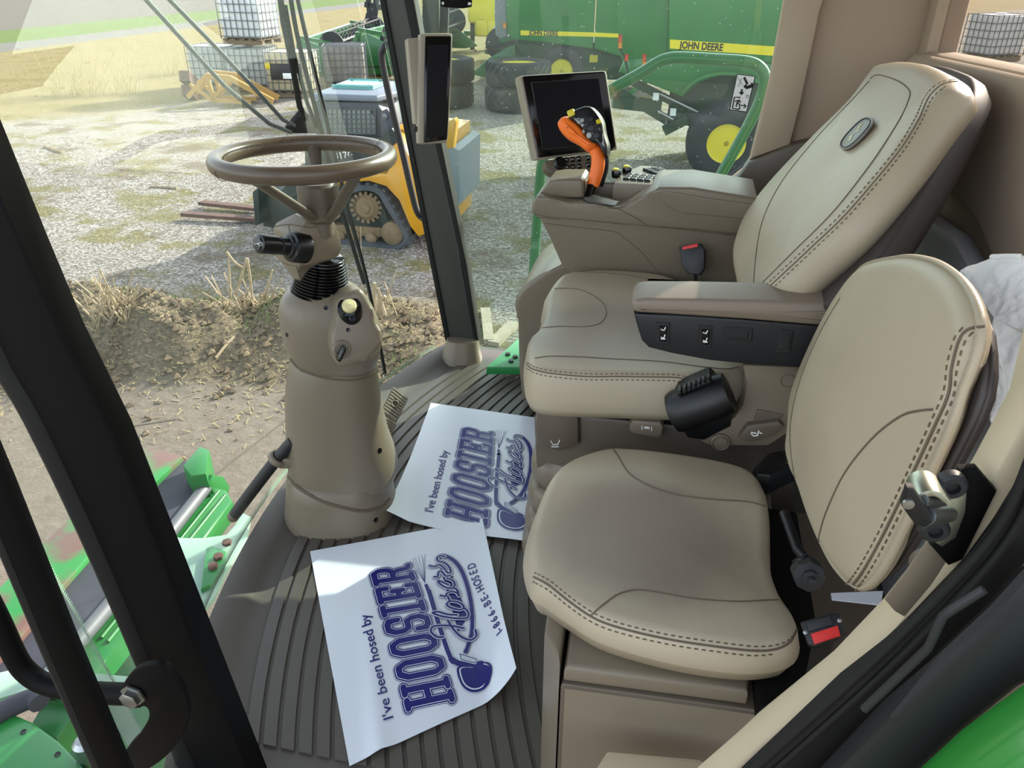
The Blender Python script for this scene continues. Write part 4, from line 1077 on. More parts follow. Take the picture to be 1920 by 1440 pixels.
# ================================================================ display on the right pillar
DD = 2.26
dis = thing('pillar_display', at_d(820, 265, DD), 'tall narrow black display in a taupe case fixed to the right front pillar', 'display')
dn = (-ray(818, 165).normalized() + RT * 0.22 + UP * 0.05).normalized(); d0 = at_d(818, 165, DD)
dp = lambda a, b, off=0.0: onp(a, b, d0 + dn * off, dn)
prism('display_case', [dp(a, b) for a, b in rounded([(787, 62), (849, 62), (846, 150), (840, 268), (784, 271), (786, 150)], 0.10)], -dn * 0.04, 'bezel', dis, 0.006, 3)
prism('case_back', [dp(a, b, -0.03) for a, b in rounded([(764, 72), (790, 70), (789, 236), (779, 232)], 0.05)], -dn * 0.05, 'bezel', dis, 0.006, 3)
prism('screen_frame', [dp(a, b, 0.001) for a, b in rounded([(797, 68), (846, 68), (843, 150), (838, 262), (794, 268), (795, 150)], 0.06)], dn * 0.003, 'gloss_black', dis, 0.001)
prism('screen', [dp(a, b, 0.004) for a, b in [(801, 84), (841, 84), (835, 256), (799, 258)]], dn * 0.001, 'screen', dis, 0)
lathe('case_screw', dp(779, 242, -0.02), dn, [(0.008, 0), (0.008, 0.006), (0, 0.007)], 'charcoal', dis, 14)

# ================================================================ bracket at the roof edge
bk = thing('mounting_bracket', at_y(860, 0, 2.40), 'black bracket plate with two holes hanging from the roof edge', 'bracket')
bp_ = prism('bracket_plate', [at_y(a, b, 2.40) for a, b in [(824, -60), (826, 12), (836, 14), (868, 16), (884, 13), (888, -60)]], Y_ * 0.006, 'pillar_black', bk, 0.002)
for a, b in ((831, 6), (880, 7)):
    lathe('bracket_bolt', at_y(a, b, 2.399), -Y_, [(0.005, 0), (0.004, 0.003), (0, 0.003)], 'chrome', bk, 12)
bar('bracket_arm', at_y(858, -40, 2.405), Vector((at_y(858, -40, 2.405).x, 2.405, ZC)), 0.03, 0.02, 'pillar_black', bk)

# ================================================================ escape sticker on the side window
sk = prism('escape_sticker', [at_y(a, b, YR - 0.0005) for a, b in [(1382, 138), (1417, 143), (1400, 211), (1367, 206)]], -Y_ * 0.0008, 'black_print', None, 0)
tag(sk, 'white escape instruction sticker with running figure on the side window', 'sticker')
prism('sticker_face', [at_y(a, b, YR - 0.0014) for a, b in [(1383, 140), (1415, 144), (1399, 209), (1369, 205)]], -Y_ * 0.0004, 'white_print', sk, 0)
def sk_stroke(pix, r): 
    return tube_geo([at_y(a, b, YR - 0.0022) for a, b in pix], r, 5)
G = [sk_stroke([(1395, 145), (1401, 158)], 0.0035), sk_stroke([(1396, 160), (1400, 164), (1409, 161), (1411, 156)], 0.005), sk_stroke([(1391, 167), (1390, 175)], 0.003),
     sk_stroke([(1387, 173), (1390, 177), (1394, 173)], 0.0025), sk_stroke([(1388, 183), (1377, 182), (1373, 203), (1384, 205), (1388, 202)], 0.0022),
     sk_stroke([(1387, 187), (1382, 192), (1380, 200)], 0.0022), sk_stroke([(1382, 192), (1387, 196), (1386, 201)], 0.002), sk_stroke([(1378, 190), (1384, 188), (1389, 192)], 0.0018),
     sk_stroke([(1389, 197), (1398, 199)], 0.0016), sk_stroke([(1395, 195), (1399, 199), (1394, 203)], 0.0016), sk_stroke([(1384, 146), (1392, 160), (1383, 162), (1391, 147)], 0.0006),
     sk_stroke([(1400, 178), (1404, 179), (1403, 184), (1399, 183), (1400, 178)], 0.0008)]
vs, fs = join(G); mk('pictogram', vs, fs, 'black_print', sk, False)

# ================================================================ windscreen wiper
def on_glass(px, py, out=0.02):
    d = ray(px, py); t = 0.5
    for _ in range(400):
        p = CAM + d * t
        if p.x < front_x(p.y) - 0.012 - out - 0.17 * p.z: break
        t += 0.008
    return p
wip = thing('windscreen_wiper', on_glass(560, 240, 0.03), 'black wiper with two thin link arms parked upright on the windscreen', 'wiper')
tube('link_arm', [on_glass(a, b, 0.05) for a, b in [(262, -14), (340, 72), (420, 160), (505, 232)]] + [on_glass(545, 248, 0.05)], 0.006, 'grille_grey', wip, 10)
tube('link_arm', [on_glass(a, b, 0.055) for a, b in [(303, -16), (395, 78), (470, 158), (530, 224)]] + [on_glass(552, 236, 0.05)], 0.006, 'grille_grey', wip, 10)
bl = [on_glass(a, b, 0.018) for a, b in [(541, -30), (556, 60), (580, 160), (606, 260), (640, 390), (683, 532)]]
tube('blade', catmull(bl, 6), 0.007, 'pillar_black', wip, 8)
tube('blade_spine', [on_glass(a, b, 0.035) for a, b in [(523, -30), (531, 40), (548, 120), (562, 200), (575, 225)]], 0.009, 'pillar_black', wip, 8)
tube('blade_spine', [on_glass(a, b, 0.035) for a, b in [(535, 10), (551, 100), (575, 190), (594, 240)]], 0.006, 'pillar_black', wip, 8)
prism('blade_clip', [on_glass(a, b, 0.05) for a, b in [(545, 238), (558, 222), (570, 208), (582, 216), (592, 236), (600, 250), (556, 250)]], -X_ * 0.02, 'pillar_black', wip, 0.002)
# joint strip between the front glass and the corner glass
tube('glass_joint', catmull([on_glass(a, b, 0.003) for a, b in [(552, -30), (572, 60), (596, 160), (618, 250), (652, 390), (690, 535), (722, 700)]], 6), 0.0065, 'rubber_seal', win1, 8)

# ================================================================ outside the left pillar: handrail, bracket
YO = 0.60
hr = thing('door_handrail', at_y(250, 1300, YO), 'black bent tube handrail bolted to the left front pillar', 'handrail')
tube('rail_tube', catmull([at_y(a, b, YO + 0.05) for a, b in [(-90, 1000), (-10, 1150), (28, 1230), (52, 1262), (90, 1284), (160, 1297), (250, 1302)]], 5), 0.0165, 'pillar_black', hr, 16)
prism('rail_bracket', catmull([at_y(a, b, YO + 0.02) for a, b in [(228, 1290), (246, 1262), (275, 1248), (310, 1252), (345, 1300), (352, 1350), (320, 1410), (270, 1446), (230, 1436), (236, 1406), (262, 1376), (278, 1345), (272, 1326), (250, 1330), (232, 1318)]], 4, True), Y_ * 0.012, 'pillar_black', hr, 0.003)
cb_ = at_y(251, 1302, YO + 0.018)
lathe('rail_bolt', cb_, -Y_, [(0.019, 0), (0.019, 0.003), (0.0145, 0.004), (0.0145, 0.013), (0.012, 0.0145), (0, 0.0145)], 'chrome', hr, 6)
r2 = thing('grab_bar', at_y(120, 1220, 0.52), 'straight black grab bar outside the left front pillar', 'grab bar')
tube('bar_tube', [at_y(a, b, 0.52) for a, b in [(-160, 560), (-12, 900), (108, 1190), (222, 1452), (330, 1700)]], 0.019, 'pillar_black', r2, 14)
tube('bar_lip', [at_y(a, b, 0.505) for a, b in [(-175, 600), (-32, 930), (90, 1222), (190, 1452), (300, 1700)]], 0.007, 'rubber_seal', r2, 8)

# ================================================================ outside on the right: handrail and mirror arm
rail = thing('green_handrail', at_y(1000, 500, 3.0), 'green tube handrail outside the right side window', 'handrail')
YH = 3.05
tube('rail_tube', catmull([at_y(a, b, YH) for a, b in [(996, 560), (1002, 480), (1010, 380), (1018, 300), (1050, 232), (1100, 198)]] + [at_y(a, b, YH) for a, b in [(1142, 170), (1200, 138), (1232, 118), (1252, 110), (1280, 108), (1350, 112), (1400, 116), (1424, 126), (1434, 148), (1424, 190), (1395, 250), (1345, 340), (1310, 410)]], 6), 0.0205, mat('rail_green', '1f6b38', 0.3, coat=0.3), rail, 16)
# slim mirror arm tube in front of the pillar
ma = thing('grab_tube', at_y(760, 240, 2.75), 'slim black tube handle bowed out in front of the right pillar', 'handle')
YM = 2.72
tube('arm_tube', catmull([at_y(746, 70, YR + 0.03)] + [at_y(a, b, YM) for a, b in [(732, 76), (720, 90), (716, 110), (730, 180), (756, 290), (772, 360), (782, 396), (794, 410)]] + [at_y(812, 414, YR + 0.02)], 6), 0.0125, 'charcoal', ma, 14)
pa = thing('mirror_post', at_y(812, 60, 2.85), 'dark grey mirror post outside the top of the right window', 'post')
bar('post_body', at_y(812, -60, 2.85), at_y(812, 90, 2.85), 0.085, 0.05, 'pillar_grey', pa)
bar('post_edge', at_y(836, -60, 2.84), at_y(832, 75, 2.84), 0.014, 0.03, 'rubber_seal', pa)
# green mirror/step plate low outside the right pillar
sp_ = thing('green_step_plate', at_y(945, 660, 2.75), 'small green bolted plate outside at the foot of the right pillar', 'plate')
prism('plate_body', [at_z(a, b, 0.06) for a, b in [(912, 688), (972, 634), (1010, 640), (1010, 688)]], -Z * 0.03, mat('jd_green', '2c8a4a', 0.35, coat=0.2), sp_, 0.003)
for a, b in ((952, 665), (958, 678), (966, 670)):
    lathe('plate_bolt', at_z(a, b, 0.06), Z, [(0.010, 0), (0.010, 0.006), (0, 0.007)], 'charcoal', sp_, 6)
# ================================================================ printed paper floor sheets
PW, PH = 0.457, 0.61                                      # v (across the text) and u (reading direction)
def quad_map(c00, cU0, cUV, c0V):
    """(u, v) in 0..1 to plane points; u is the reading direction, v the letter-up direction."""
    def f(u, v): return (c00 * (1 - u) + cU0 * u) * (1 - v) + (c0V * (1 - u) + cUV * u) * v
    return f
Q1 = quad_map(at_z(985, 1290, 0.0), at_z(918, 975, 0.0), at_z(582, 1038, 0.0), at_z(656, 1441, 0.0))
def inv1(px, py):
    p = at_z(px, py, 0.006); u, v = 0.5, 0.5
    for _ in range(20):
        e = p - Q1(u, v); du = Q1(u + 1e-3, v) - Q1(u - 1e-3, v); dv = Q1(u, v + 1e-3) - Q1(u, v - 1e-3); du /= 2e-3; dv /= 2e-3
        det = du.x * dv.y - du.y * dv.x
        a = (e.x * dv.y - e.y * dv.x) / det; b = (du.x * e.y - du.y * e.x) / det; u += a; v += b
    return u, v
def zc(x, y): return inv1(560 + x / 3.0, 960 + y / 3.0)   # from the enlarged view of the near sheet
def S_(pts, k=6, closed=False): 
    q = [Vector((*zc(a, b), 0)) for a, b in pts]
    q = catmull([Vector((v.x * PH, v.y * PW, 0)) for v in q], k, closed)
    return [(v.x, v.y) for v in q]
def Lp(pts): return S_(pts, 1)
# block letters drawn in their own box, then set along the line
def slab(ch):
    h = 0.30
    T = {
        'H': [[(0.02, 0), (0.36, 0)], [(0.64, 0), (0.98, 0)], [(0.02, 1), (0.36, 1)], [(0.64, 1), (0.98, 1)], [(0.19, 0), (0.19, 1)], [(0.81, 0), (0.81, 1)], [(0.19, 0.5), (0.81, 0.5)]],
        'I': [[(0.1, 0), (0.9, 0)], [(0.1, 1), (0.9, 1)], [(0.5, 0), (0.5, 1)]],
        'E': [[(0.05, 0), (0.92, 0), (0.92, 0.22)], [(0.05, 1), (0.92, 1), (0.92, 0.78)], [(0.22, 0), (0.22, 1)], [(0.22, 0.5), (0.66, 0.5)], [(0.66, 0.36), (0.66, 0.64)]],
        'R': [[(0.0, 0), (0.4, 0)], [(0.0, 1), (0.2, 1)], [(0.18, 0), (0.18, 1)], [(0.18, 1), (0.7, 1), (0.85, 0.88), (0.85, 0.64), (0.7, 0.5), (0.18, 0.5)], [(0.55, 0.5), (0.72, 0.36), (0.78, 0.05), (0.98, 0.0)]],
        'O': [[(0.32, 0), (0.68, 0), (0.88, 0.18), (0.88, 0.82), (0.68, 1), (0.32, 1), (0.12, 0.82), (0.12, 0.18), (0.32, 0)]],
        'S': [[(0.12, 0.06), (0.12, 0.28)], [(0.12, 0.14), (0.3, 0.0), (0.7, 0), (0.88, 0.16), (0.88, 0.36), (0.72, 0.5), (0.28, 0.5), (0.12, 0.64), (0.12, 0.84), (0.3, 1), (0.7, 1), (0.86, 0.86)], [(0.88, 0.72), (0.88, 0.96)]],
    }
    return T[ch]
HB = [zc(905, 1080), zc(640, 290), zc(385, 325), zc(590, 1150)]      # line start low, end low, end high, start high
HB = [Vector((u * PH, v * PW, 0)) for u, v in HB]
def hb(s, t): 
    p = (HB[0] * (1 - s) + HB[1] * s) * (1 - t) + (HB[3] * (1 - s) + HB[2] * s) * t
    return (p.x, p.y)
word = 'HOOSIER'; wd = [1.12, 0.98, 0.98, 0.95, 0.62, 0.98, 1.05]; tot = sum(wd)
L_hoosier = []; acc = 0.0
for ch, w in zip(word, wd):
    s0, s1 = (acc + 0.13 * w) / tot, (acc + w * 0.90) / tot; acc += w
    for st in slab(ch): L_hoosier.append([hb(s0 + (s1 - s0) * a, 0.11 + 0.78 * b) for a, b in st])
# flowing script word with its swoosh, from the enlarged view of the emblem
def S2(pts, k=6, closed=False):
    q = [inv1(760 + a / 3.285, 1030 + b / 3.283) for a, b in pts]
    q = catmull([Vector((u * PH, v * PW, 0)) for u, v in q], k, closed)
    return [(v.x, v.y) for v in q]
script = [
    [(150, 112), (176, 118), (212, 108), (238, 128), (262, 158), (280, 150), (268, 118), (238, 92), (204, 84), (196, 64), (214, 50), (244, 56)],
    [(178, 182), (200, 180), (206, 152), (226, 150), (250, 178), (278, 172)],
    [(266, 232), (232, 216), (202, 206), (214, 226), (255, 250), (292, 250), (306, 230), (292, 204), (256, 192)],
    [(218, 298), (246, 304), (258, 284), (286, 274), (318, 282), (332, 302), (320, 264), (294, 250)],
    [(256, 350), (276, 334), (322, 338), (354, 356), (358, 378), (334, 386), (294, 378), (262, 364), (256, 350)],
    [(276, 334), (268, 318), (262, 304)],
    [(360, 372), (388, 402), (384, 434), (330, 440), (236, 430), (170, 408), (200, 400), (262, 416), (320, 418)],
    [(236, 556), (196, 556), (160, 526), (166, 496), (202, 486), (284, 486), (360, 500)],
    [(262, 452), (296, 506), (344, 552), (402, 572), (440, 546), (432, 512)],
]
L_script = [S2(s, 3) for s in script]
swoosh = S2([(200, 62), (214, 46), (252, 50), (306, 84), (352, 150), (388, 250), (408, 350), (414, 450), (408, 530), (388, 600), (372, 640)], 6)
swoosh_fill = S2([(240, 60), (300, 84), (352, 150), (388, 250), (408, 350), (412, 450), (408, 530), (396, 560), (360, 545), (310, 500), (330, 440), (385, 420), (362, 370), (345, 330), (330, 285), (305, 225), (275, 150)], 4, True)
hosez = S2([(146, 268), (172, 356), (196, 440), (228, 540), (262, 640), (292, 706)], 4)
gun = S2([(240, 500), (290, 496), (330, 545), (400, 575), (386, 640), (352, 662), (312, 648), (270, 600)], 3, True)
trig = S2([(396, 575), (378, 645)], 3)
neck = S2([(282, 690), (330, 716), (400, 722), (470, 716)], 4)
clampz = S2([(336, 660), (438, 690), (432, 714), (346, 694), (336, 660)], 1)
ball_o = S2([(318, 745), (326, 800), (356, 860), (410, 890), (470, 880), (516, 840), (540, 772), (535, 728), (500, 708), (450, 716), (400, 730), (350, 730)], 4, True)
ball_c = (sum(p[0] for p in ball_o) / len(ball_o), sum(p[1] for p in ball_o) / len(ball_o))
def shrink(poly, f): return [(ball_c[0] + (x - ball_c[0]) * f, ball_c[1] + (y - ball_c[1]) * f) for x, y in poly]
spray = [S2([(122, 214), p], 1) for p in ((45, 62), (60, 56), (80, 46), (102, 40), (122, 34), (28, 72), (112, 60))]
nozzle = S2([(128, 232), (136, 250), (142, 268)], 3)
def solid(poly): return (poly, [tuple(range(len(poly)))])
def circle(c, r, k=32): return [(c[0] * PH + r * cos(2 * pi * i / k), c[1] * PW + r * sin(2 * pi * i / k)) for i in range(k)]
swoosh_fill = S_([(780, 262), (845, 250), (915, 300), (960, 390), (985, 480), (998, 600), (1005, 700), (960, 735), (900, 690), (940, 610), (935, 540), (900, 470), (870, 380), (850, 320)], 6, True)
# layers from the bottom up: (geometry, material, level)
def strokes(lines, w): return join([stroke_geo(l, w) for l in lines])
def print_layers():
    n, w = 'navy', 'paper_white'
    Ls = []
    Ls.append((strokes(L_hoosier, 0.0295), n, 1)); Ls.append((strokes(L_hoosier, 0.0275), w, 2)); Ls.append((strokes(L_hoosier, 0.0245), n, 3))
    Ls.append((strokes(L_hoosier, 0.0180), w, 4)); Ls.append((strokes(L_hoosier, 0.0150), n, 5))
    Ls.append((strokes([swoosh], 0.0165), n, 1)); Ls.append((strokes([swoosh], 0.0145), w, 2)); Ls.append((solid(swoosh_fill), n, 3)); Ls.append((strokes([swoosh], 0.0112), n, 4))
    Ls.append((strokes([hosez], 0.0155), w, 6)); Ls.append((strokes([hosez], 0.0115), n, 7))
    Ls.append((solid(gun), n, 7)); Ls.append((strokes([trig], 0.006), n, 7))
    Ls.append((strokes(L_script, 0.0118), n, 8)); Ls.append((strokes(L_script, 0.0100), w, 9)); Ls.append((strokes(L_script, 0.0062), n, 10))
    Ls.append((solid(ball_o), n, 7)); Ls.append((solid(shrink(ball_o, 0.86)), w, 8)); Ls.append((solid(shrink(ball_o, 0.79)), n, 9))
    Ls.append((strokes([neck], 0.014), n, 9)); Ls.append((strokes([clampz], 0.006), w, 10)); Ls.append((strokes([clampz], 0.002), n, 11))
    Ls.append((strokes(spray, 0.0009), n, 1)); Ls.append((strokes([nozzle], 0.012), w, 6)); Ls.append((strokes([nozzle], 0.009), n, 7))
    # plain first line
    a = zc(535, 1172); b = zc(395, 580); A = Vector((a[0] * PH, a[1] * PW, 0)); B = Vector((b[0] * PH, b[1] * PW, 0))
    g = text_mesh("I've been hosed by", 0.036, 0.0003)
    wdt = max(x for x, y in g[0]); sc = (B - A).length / wdt; ex = (B - A).normalized(); ey = Z.cross(ex)
    Ls.append(([(A.x + ex.x * x * sc + ey.x * y * 0.95, A.y + ex.y * x * sc + ey.y * y * 0.95) for x, y in g[0]], g[1]) and (([(A.x + ex.x * x * sc + ey.x * y * 0.95, A.y + ex.y * x * sc + ey.y * y * 0.95) for x, y in g[0]], g[1]), n, 3))
    # telephone line, set along a bow
    arc = S_([(1185, 705), (1140, 600), (1080, 480), (1030, 380), (1000, 290)], 12)
    arcv = [Vector((x, y, 0)) for x, y in arc]
    cs = '1-866-BE-HOSED'; geos = []
    adv = [0.55, 0.75, 1, 1, 1, 0.75, 1, 0.95, 0.75, 1.05, 1.05, 1, 0.95, 1.0]; acc = 0.0; tota = sum(adv); R_ = resample(arcv, 200)
    for ch, d in zip(cs, adv):
        i = min(198, int(199 * acc / tota)); j = min(199, i + 6); acc += d
        ex = (R_[j] - R_[i]).normalized(); ey = Z.cross(ex)
        g = text_mesh(ch, 0.034, 0.0005)
        geos.append(([(R_[i].x + ex.x * x * 0.85 + ey.x * y * 1.05, R_[i].y + ex.y * x * 0.85 + ey.y * y * 1.05) for x, y in g[0]], g[1]))
    Ls.append((join(geos), n, 3))
    return Ls
LAYERS = [(union2d(g), m, l) for g, m, l in print_layers()]
def make_sheet(label, Q, lift_fn, nu=40, nv=30):
    def pt(u, v, dz=0.0):
        p = Q(u, v); h, sh = lift_fn(u, v)
        return Vector((p.x + sh.x, p.y + sh.y, 0.0075 + h + dz))
    vs = [pt(i / nu, j / nv) for i in range(nu + 1) for j in range(nv + 1)]
    fs = grid_faces(nu + 1, nv + 1, False)
    nv0 = len(vs); vs += [v - Z * 0.0006 for v in vs]; fs += [tuple(reversed([k + nv0 for k in f])) for f in fs]
    sh = mk('paper_sheet', vs, fs, 'paper')
    tag(sh, label, 'paper', 'printed floor sheets')
    for (g, m, lv) in LAYERS:
        mk('print', [pt(x / PH, y / PW, 0.0006 + 0.0003 * lv) for x, y in g[0]], g[1], m, sh, False)
    return sh
def curl1(u, v):
    h = 0.004 * max(0, sin(3.0 * u + 1.2 * v)) * max(0, 1 - abs(v - 0.5) * 2)
    # the edge towards the seats rides up and rolls over at its lower corner
    r = max(0.0, 0.26 - v) / 0.26
    h += 0.030 * r ** 1.6 * max(0.0, 1 - u * 0.85)
    c = max(0.0, (0.34 - u - v * 1.3)) / 0.34
    h += 0.030 * c ** 1.3
    h += 0.009 * math.exp(-((v - 0.80 + 0.12 * (u - 0.3)) / 0.05) ** 2) * max(0, 0.8 - u)
    return h, (Q1(0.5, 0.6) - Q1(0.5, 0.0)).normalized() * (0.02 * r ** 2)
make_sheet('near printed paper sheet showing the phone number, lying on the ribbed mat', Q1, curl1)
Q2 = quad_map(at_z(1010, 1022, 0.004), at_z(1010, 783, 0.004), at_z(808, 757, 0.004), at_z(728, 984, 0.004))
# the far sheet has the same format: keep its visible corner and edges, true to size
p_tl = at_z(808, 757, 0.004); p_bl = at_z(722, 985, 0.004); eu = (p_tl - p_bl); 
ev = (at_z(1000, 784, 0.004) - p_tl).normalized()
eu_n = eu.normalized()
c0V = p_tl - eu_n * PH; cUV = p_tl
Q2 = quad_map(c0V + ev * PW, cUV + ev * PW, cUV, c0V)
def curl2(u, v):
    h = 0.012 * max(0, (0.30 - u) / 0.30) * (0.5 + 0.5 * sin(7 * v + 0.5))
    h += 0.02 * max(0.0, (v - 0.86) / 0.14) * max(0.0, 0.5 - u) * 2
    return h, Vector((0, 0, 0))
make_sheet('far printed paper sheet half tucked under the driver seat side', Q2, curl2)
# ================================================================ yard
def ground_mat():
    m = bpy.data.materials.new('yard'); m.use_nodes = True; nt = m.node_tree; N = nt.nodes.new; L = nt.links.new
    b = nt.nodes['Principled BSDF']; b.inputs['Roughness'].default_value = 0.9; b.inputs['Specular IOR Level'].default_value = 0.15
    tc = N('ShaderNodeTexCoord')
    def dot(v):
        d = N('ShaderNodeVectorMath'); d.operation = 'DOT_PRODUCT'; d.inputs[1].default_value = v; L(tc.outputs['Object'], d.inputs[0]); return d.outputs['Value']
    def math_(op, a, c=None, e=None):
        n = N('ShaderNodeMath'); n.operation = op
        for i, x in enumerate((a, c, e)):
            if x is None: continue
            if isinstance(x, (int, float)): n.inputs[i].default_value = x
            else: L(x, n.inputs[i])
        return n.outputs[0]
    def noise_(scale, detail=6, rough=0.6, vec=None):
        n = N('ShaderNodeTexNoise'); n.inputs['Scale'].default_value = scale; n.inputs['Detail'].default_value = detail; n.inputs['Roughness'].default_value = rough
        L(vec or tc.outputs['Object'], n.inputs['Vector']); return n.outputs['Fac']
    def ramp(f, stops):
        r = N('ShaderNodeValToRGB'); el = r.color_ramp.elements
        el[0].position, el[0].color = stops[0][0], lin(stops[0][1]); el[1].position, el[1].color = stops[-1][0], lin(stops[-1][1])
        for p, c in stops[1:-1]: e = el.new(p); e.color = lin(c)
        L(f, r.inputs['Fac']); return r.outputs['Color']
    def step(v, a, c):
        n = N('ShaderNodeMapRange'); n.clamp = True; n.inputs['From Min'].default_value = a; n.inputs['From Max'].default_value = c; n.interpolation_type = 'SMOOTHSTEP'
        L(v, n.inputs['Value']); return n.outputs[0]
    def mix(f, a, c):
        n = N('ShaderNodeMix'); n.data_type = 'RGBA'; L(f, n.inputs[0])
        for i, x in ((6, a), (7, c)):
            if isinstance(x, str): n.inputs[i].default_value = lin(x)
            else: L(x, n.inputs[i])
        return n.outputs[2]
    lat, fwd = dot(tuple(RT)), dot(tuple(HD))
    big, mid, fine, grit = noise_(0.22, 5), noise_(1.1, 6), noise_(9, 8, 0.7), noise_(26, 8, 0.8)
    wob = math_('MULTIPLY', math_('SUBTRACT', noise_(0.5, 5), 0.5), 3.0)
    gravel = ramp(grit, [(0.34, '37332d'), (0.44, '6f695e'), (0.52, '9e988e'), (0.62, 'dbd8d1')])
    gravel = mix(step(fine, 0.50, 0.66), gravel, '6f6758')
    olive = ramp(fine, [(0.3, '57552f'), (0.6, '7f784a'), (0.75, '968f66')])
    dirt = ramp(fine, [(0.3, '4c4336'), (0.55, '706453'), (0.75, '8d806c')])
    yard = mix(math_('MULTIPLY', step(mid, 0.50, 0.62), 0.9), gravel, mix(step(grit, 0.52, 0.66), olive, 'b5ae9a'))
    yard = mix(math_('MULTIPLY', step(noise_(0.7, 6, 0.7), 0.54, 0.66), 0.85), yard, dirt)
    grass = ramp(fine, [(0.25, '6b6042'), (0.5, '8d8059'), (0.75, 'a99c76')])
    grass = mix(math_('MULTIPLY', step(mid, 0.50, 0.65), 0.6), grass, '76723f')
    # yard towards the grass
    t = math_('ADD', math_('SUBTRACT', fwd, math_('MULTIPLY_ADD', lat, 0.9, 28.6)), wob)
    col = mix(step(t, -1.0, 1.0), yard, grass)
    s = math_('ADD', math_('SUBTRACT', math_('ADD', lat, 25.0), math_('MULTIPLY_ADD', fwd, 0.27, -11.07)), math_('MULTIPLY', wob, 0.25))
    col = mix(step(s, 6.8, 6.2), col, ramp(grit, [(0.3, '5f5c56'), (0.6, '88857e'), (0.75, 'aaa8a2')]))
    col = mix(step(s, 4.0, 3.6), col, ramp(fine, [(0.3, '5a6c36'), (0.7, '748450')]))
    col = mix(step(s, -1.6, -2.4), col, ramp(fine, [(0.3, '625d54'), (0.7, '827d72')]))
    # concrete apron under the machine, brown heap along its edge
    conc = ramp(fine, [(0.3, '756b5e'), (0.55, '887e70'), (0.75, '968c7e')])
    conc = mix(math_('MULTIPLY', step(grit, 0.58, 0.68), 0.5), conc, '8a7a56')
    heap = ramp(grit, [(0.30, '3b352c'), (0.46, '655b4b'), (0.58, '84775f'), (0.70, 'ab9c7e')])
    heap = mix(math_('MULTIPLY', step(mid, 0.55, 0.72), 0.6), heap, '5d5a36')
    h = N('ShaderNodeSeparateXYZ'); L(tc.outputs['Object'], h.inputs[0])
    near = math_('ADD', fwd, math_('MULTIPLY', wob, 0.12))
    col = mix(math_('MULTIPLY', step(near, 8.6, 7.0), step(lat, -0.2, -0.9)), col, heap)
    nearR = math_('MULTIPLY', step(near, 7.2, 6.2), 0.75)
    col = mix(nearR, col, dirt)
    col = mix(math_('MULTIPLY', step(near, 8.0, 6.8), step(lat, -0.2, -0.9)), col, heap)
    col = mix(step(near, 6.0, 5.75), col, conc)
    L(col, b.inputs['Base Color'])
    bp = N('ShaderNodeBump'); bp.inputs['Strength'].default_value = 0.9; bp.inputs['Distance'].default_value = 0.05
    L(math_('ADD', math_('MULTIPLY', fine, 0.6), math_('MULTIPLY', grit, 0.45)), bp.inputs['Height']); L(bp.outputs['Normal'], b.inputs['Normal'])
    return m
def heap_h(a, f):
    # heap of soil and chaff along the edge of the concrete
    if f < 5.6 or f > 8.6 or a > -0.2 or a < -9: return 0.0
    c = 6.75 + 0.2 * noise.noise(Vector((a * 0.8, 3, 0)))
    d = (f - c) / (0.62 if f < c else 0.9)
    h = math.exp(-d * d * 1.4)
    edge = min(1.0, max(0, (-0.35 - a) / 1.1))
    big = 0.75 + 0.45 * noise.noise(Vector((a * 1.1, f * 0.8, 1))) + 0.25 * noise.noise(Vector((a * 3, f * 3, 2)))
    return max(0.0, 0.62 * h * edge * big) + 0.07 * h * edge * noise.noise(Vector((a * 9, f * 9, 5))) + 0.035 * h * edge * noise.noise(Vector((a * 24, f * 24, 7)))
def ground_z(a, f):
    z = GZ + heap_h(a, f)
    if f > 6: z += 0.05 * noise.noise(Vector((a * 0.5, f * 0.5, 0))) * min(1, (f - 6) / 3)
    return z
lats = [-130, -90, -60, -40, -28, -20, -15, -12, -10, -9] + [-8 + 0.055 * i for i in range(150)] + [0.5 + 0.5 * i for i in range(20)] + [11, 13, 16, 20, 26, 36, 50, 80, 130]
fwds = [-20, -8, -2, 2, 4, 5, 5.4] + [5.6 + 0.05 * i for i in range(62)] + [8.8 + 0.4 * i for i in range(20)] + [17.5, 19, 21, 24, 28, 33, 40, 50, 65, 90, 130, 200]
vs = [LF(a, f, ground_z(a, f)) for f in fwds for a in lats]
MATS['yard'] = ground_mat()
grd = struct(mk('ground', vs, grid_faces(len(fwds), len(lats), False), 'yard'))
grd['label'] = 'gravel yard with grass verges and a soil heap in front of the cab'
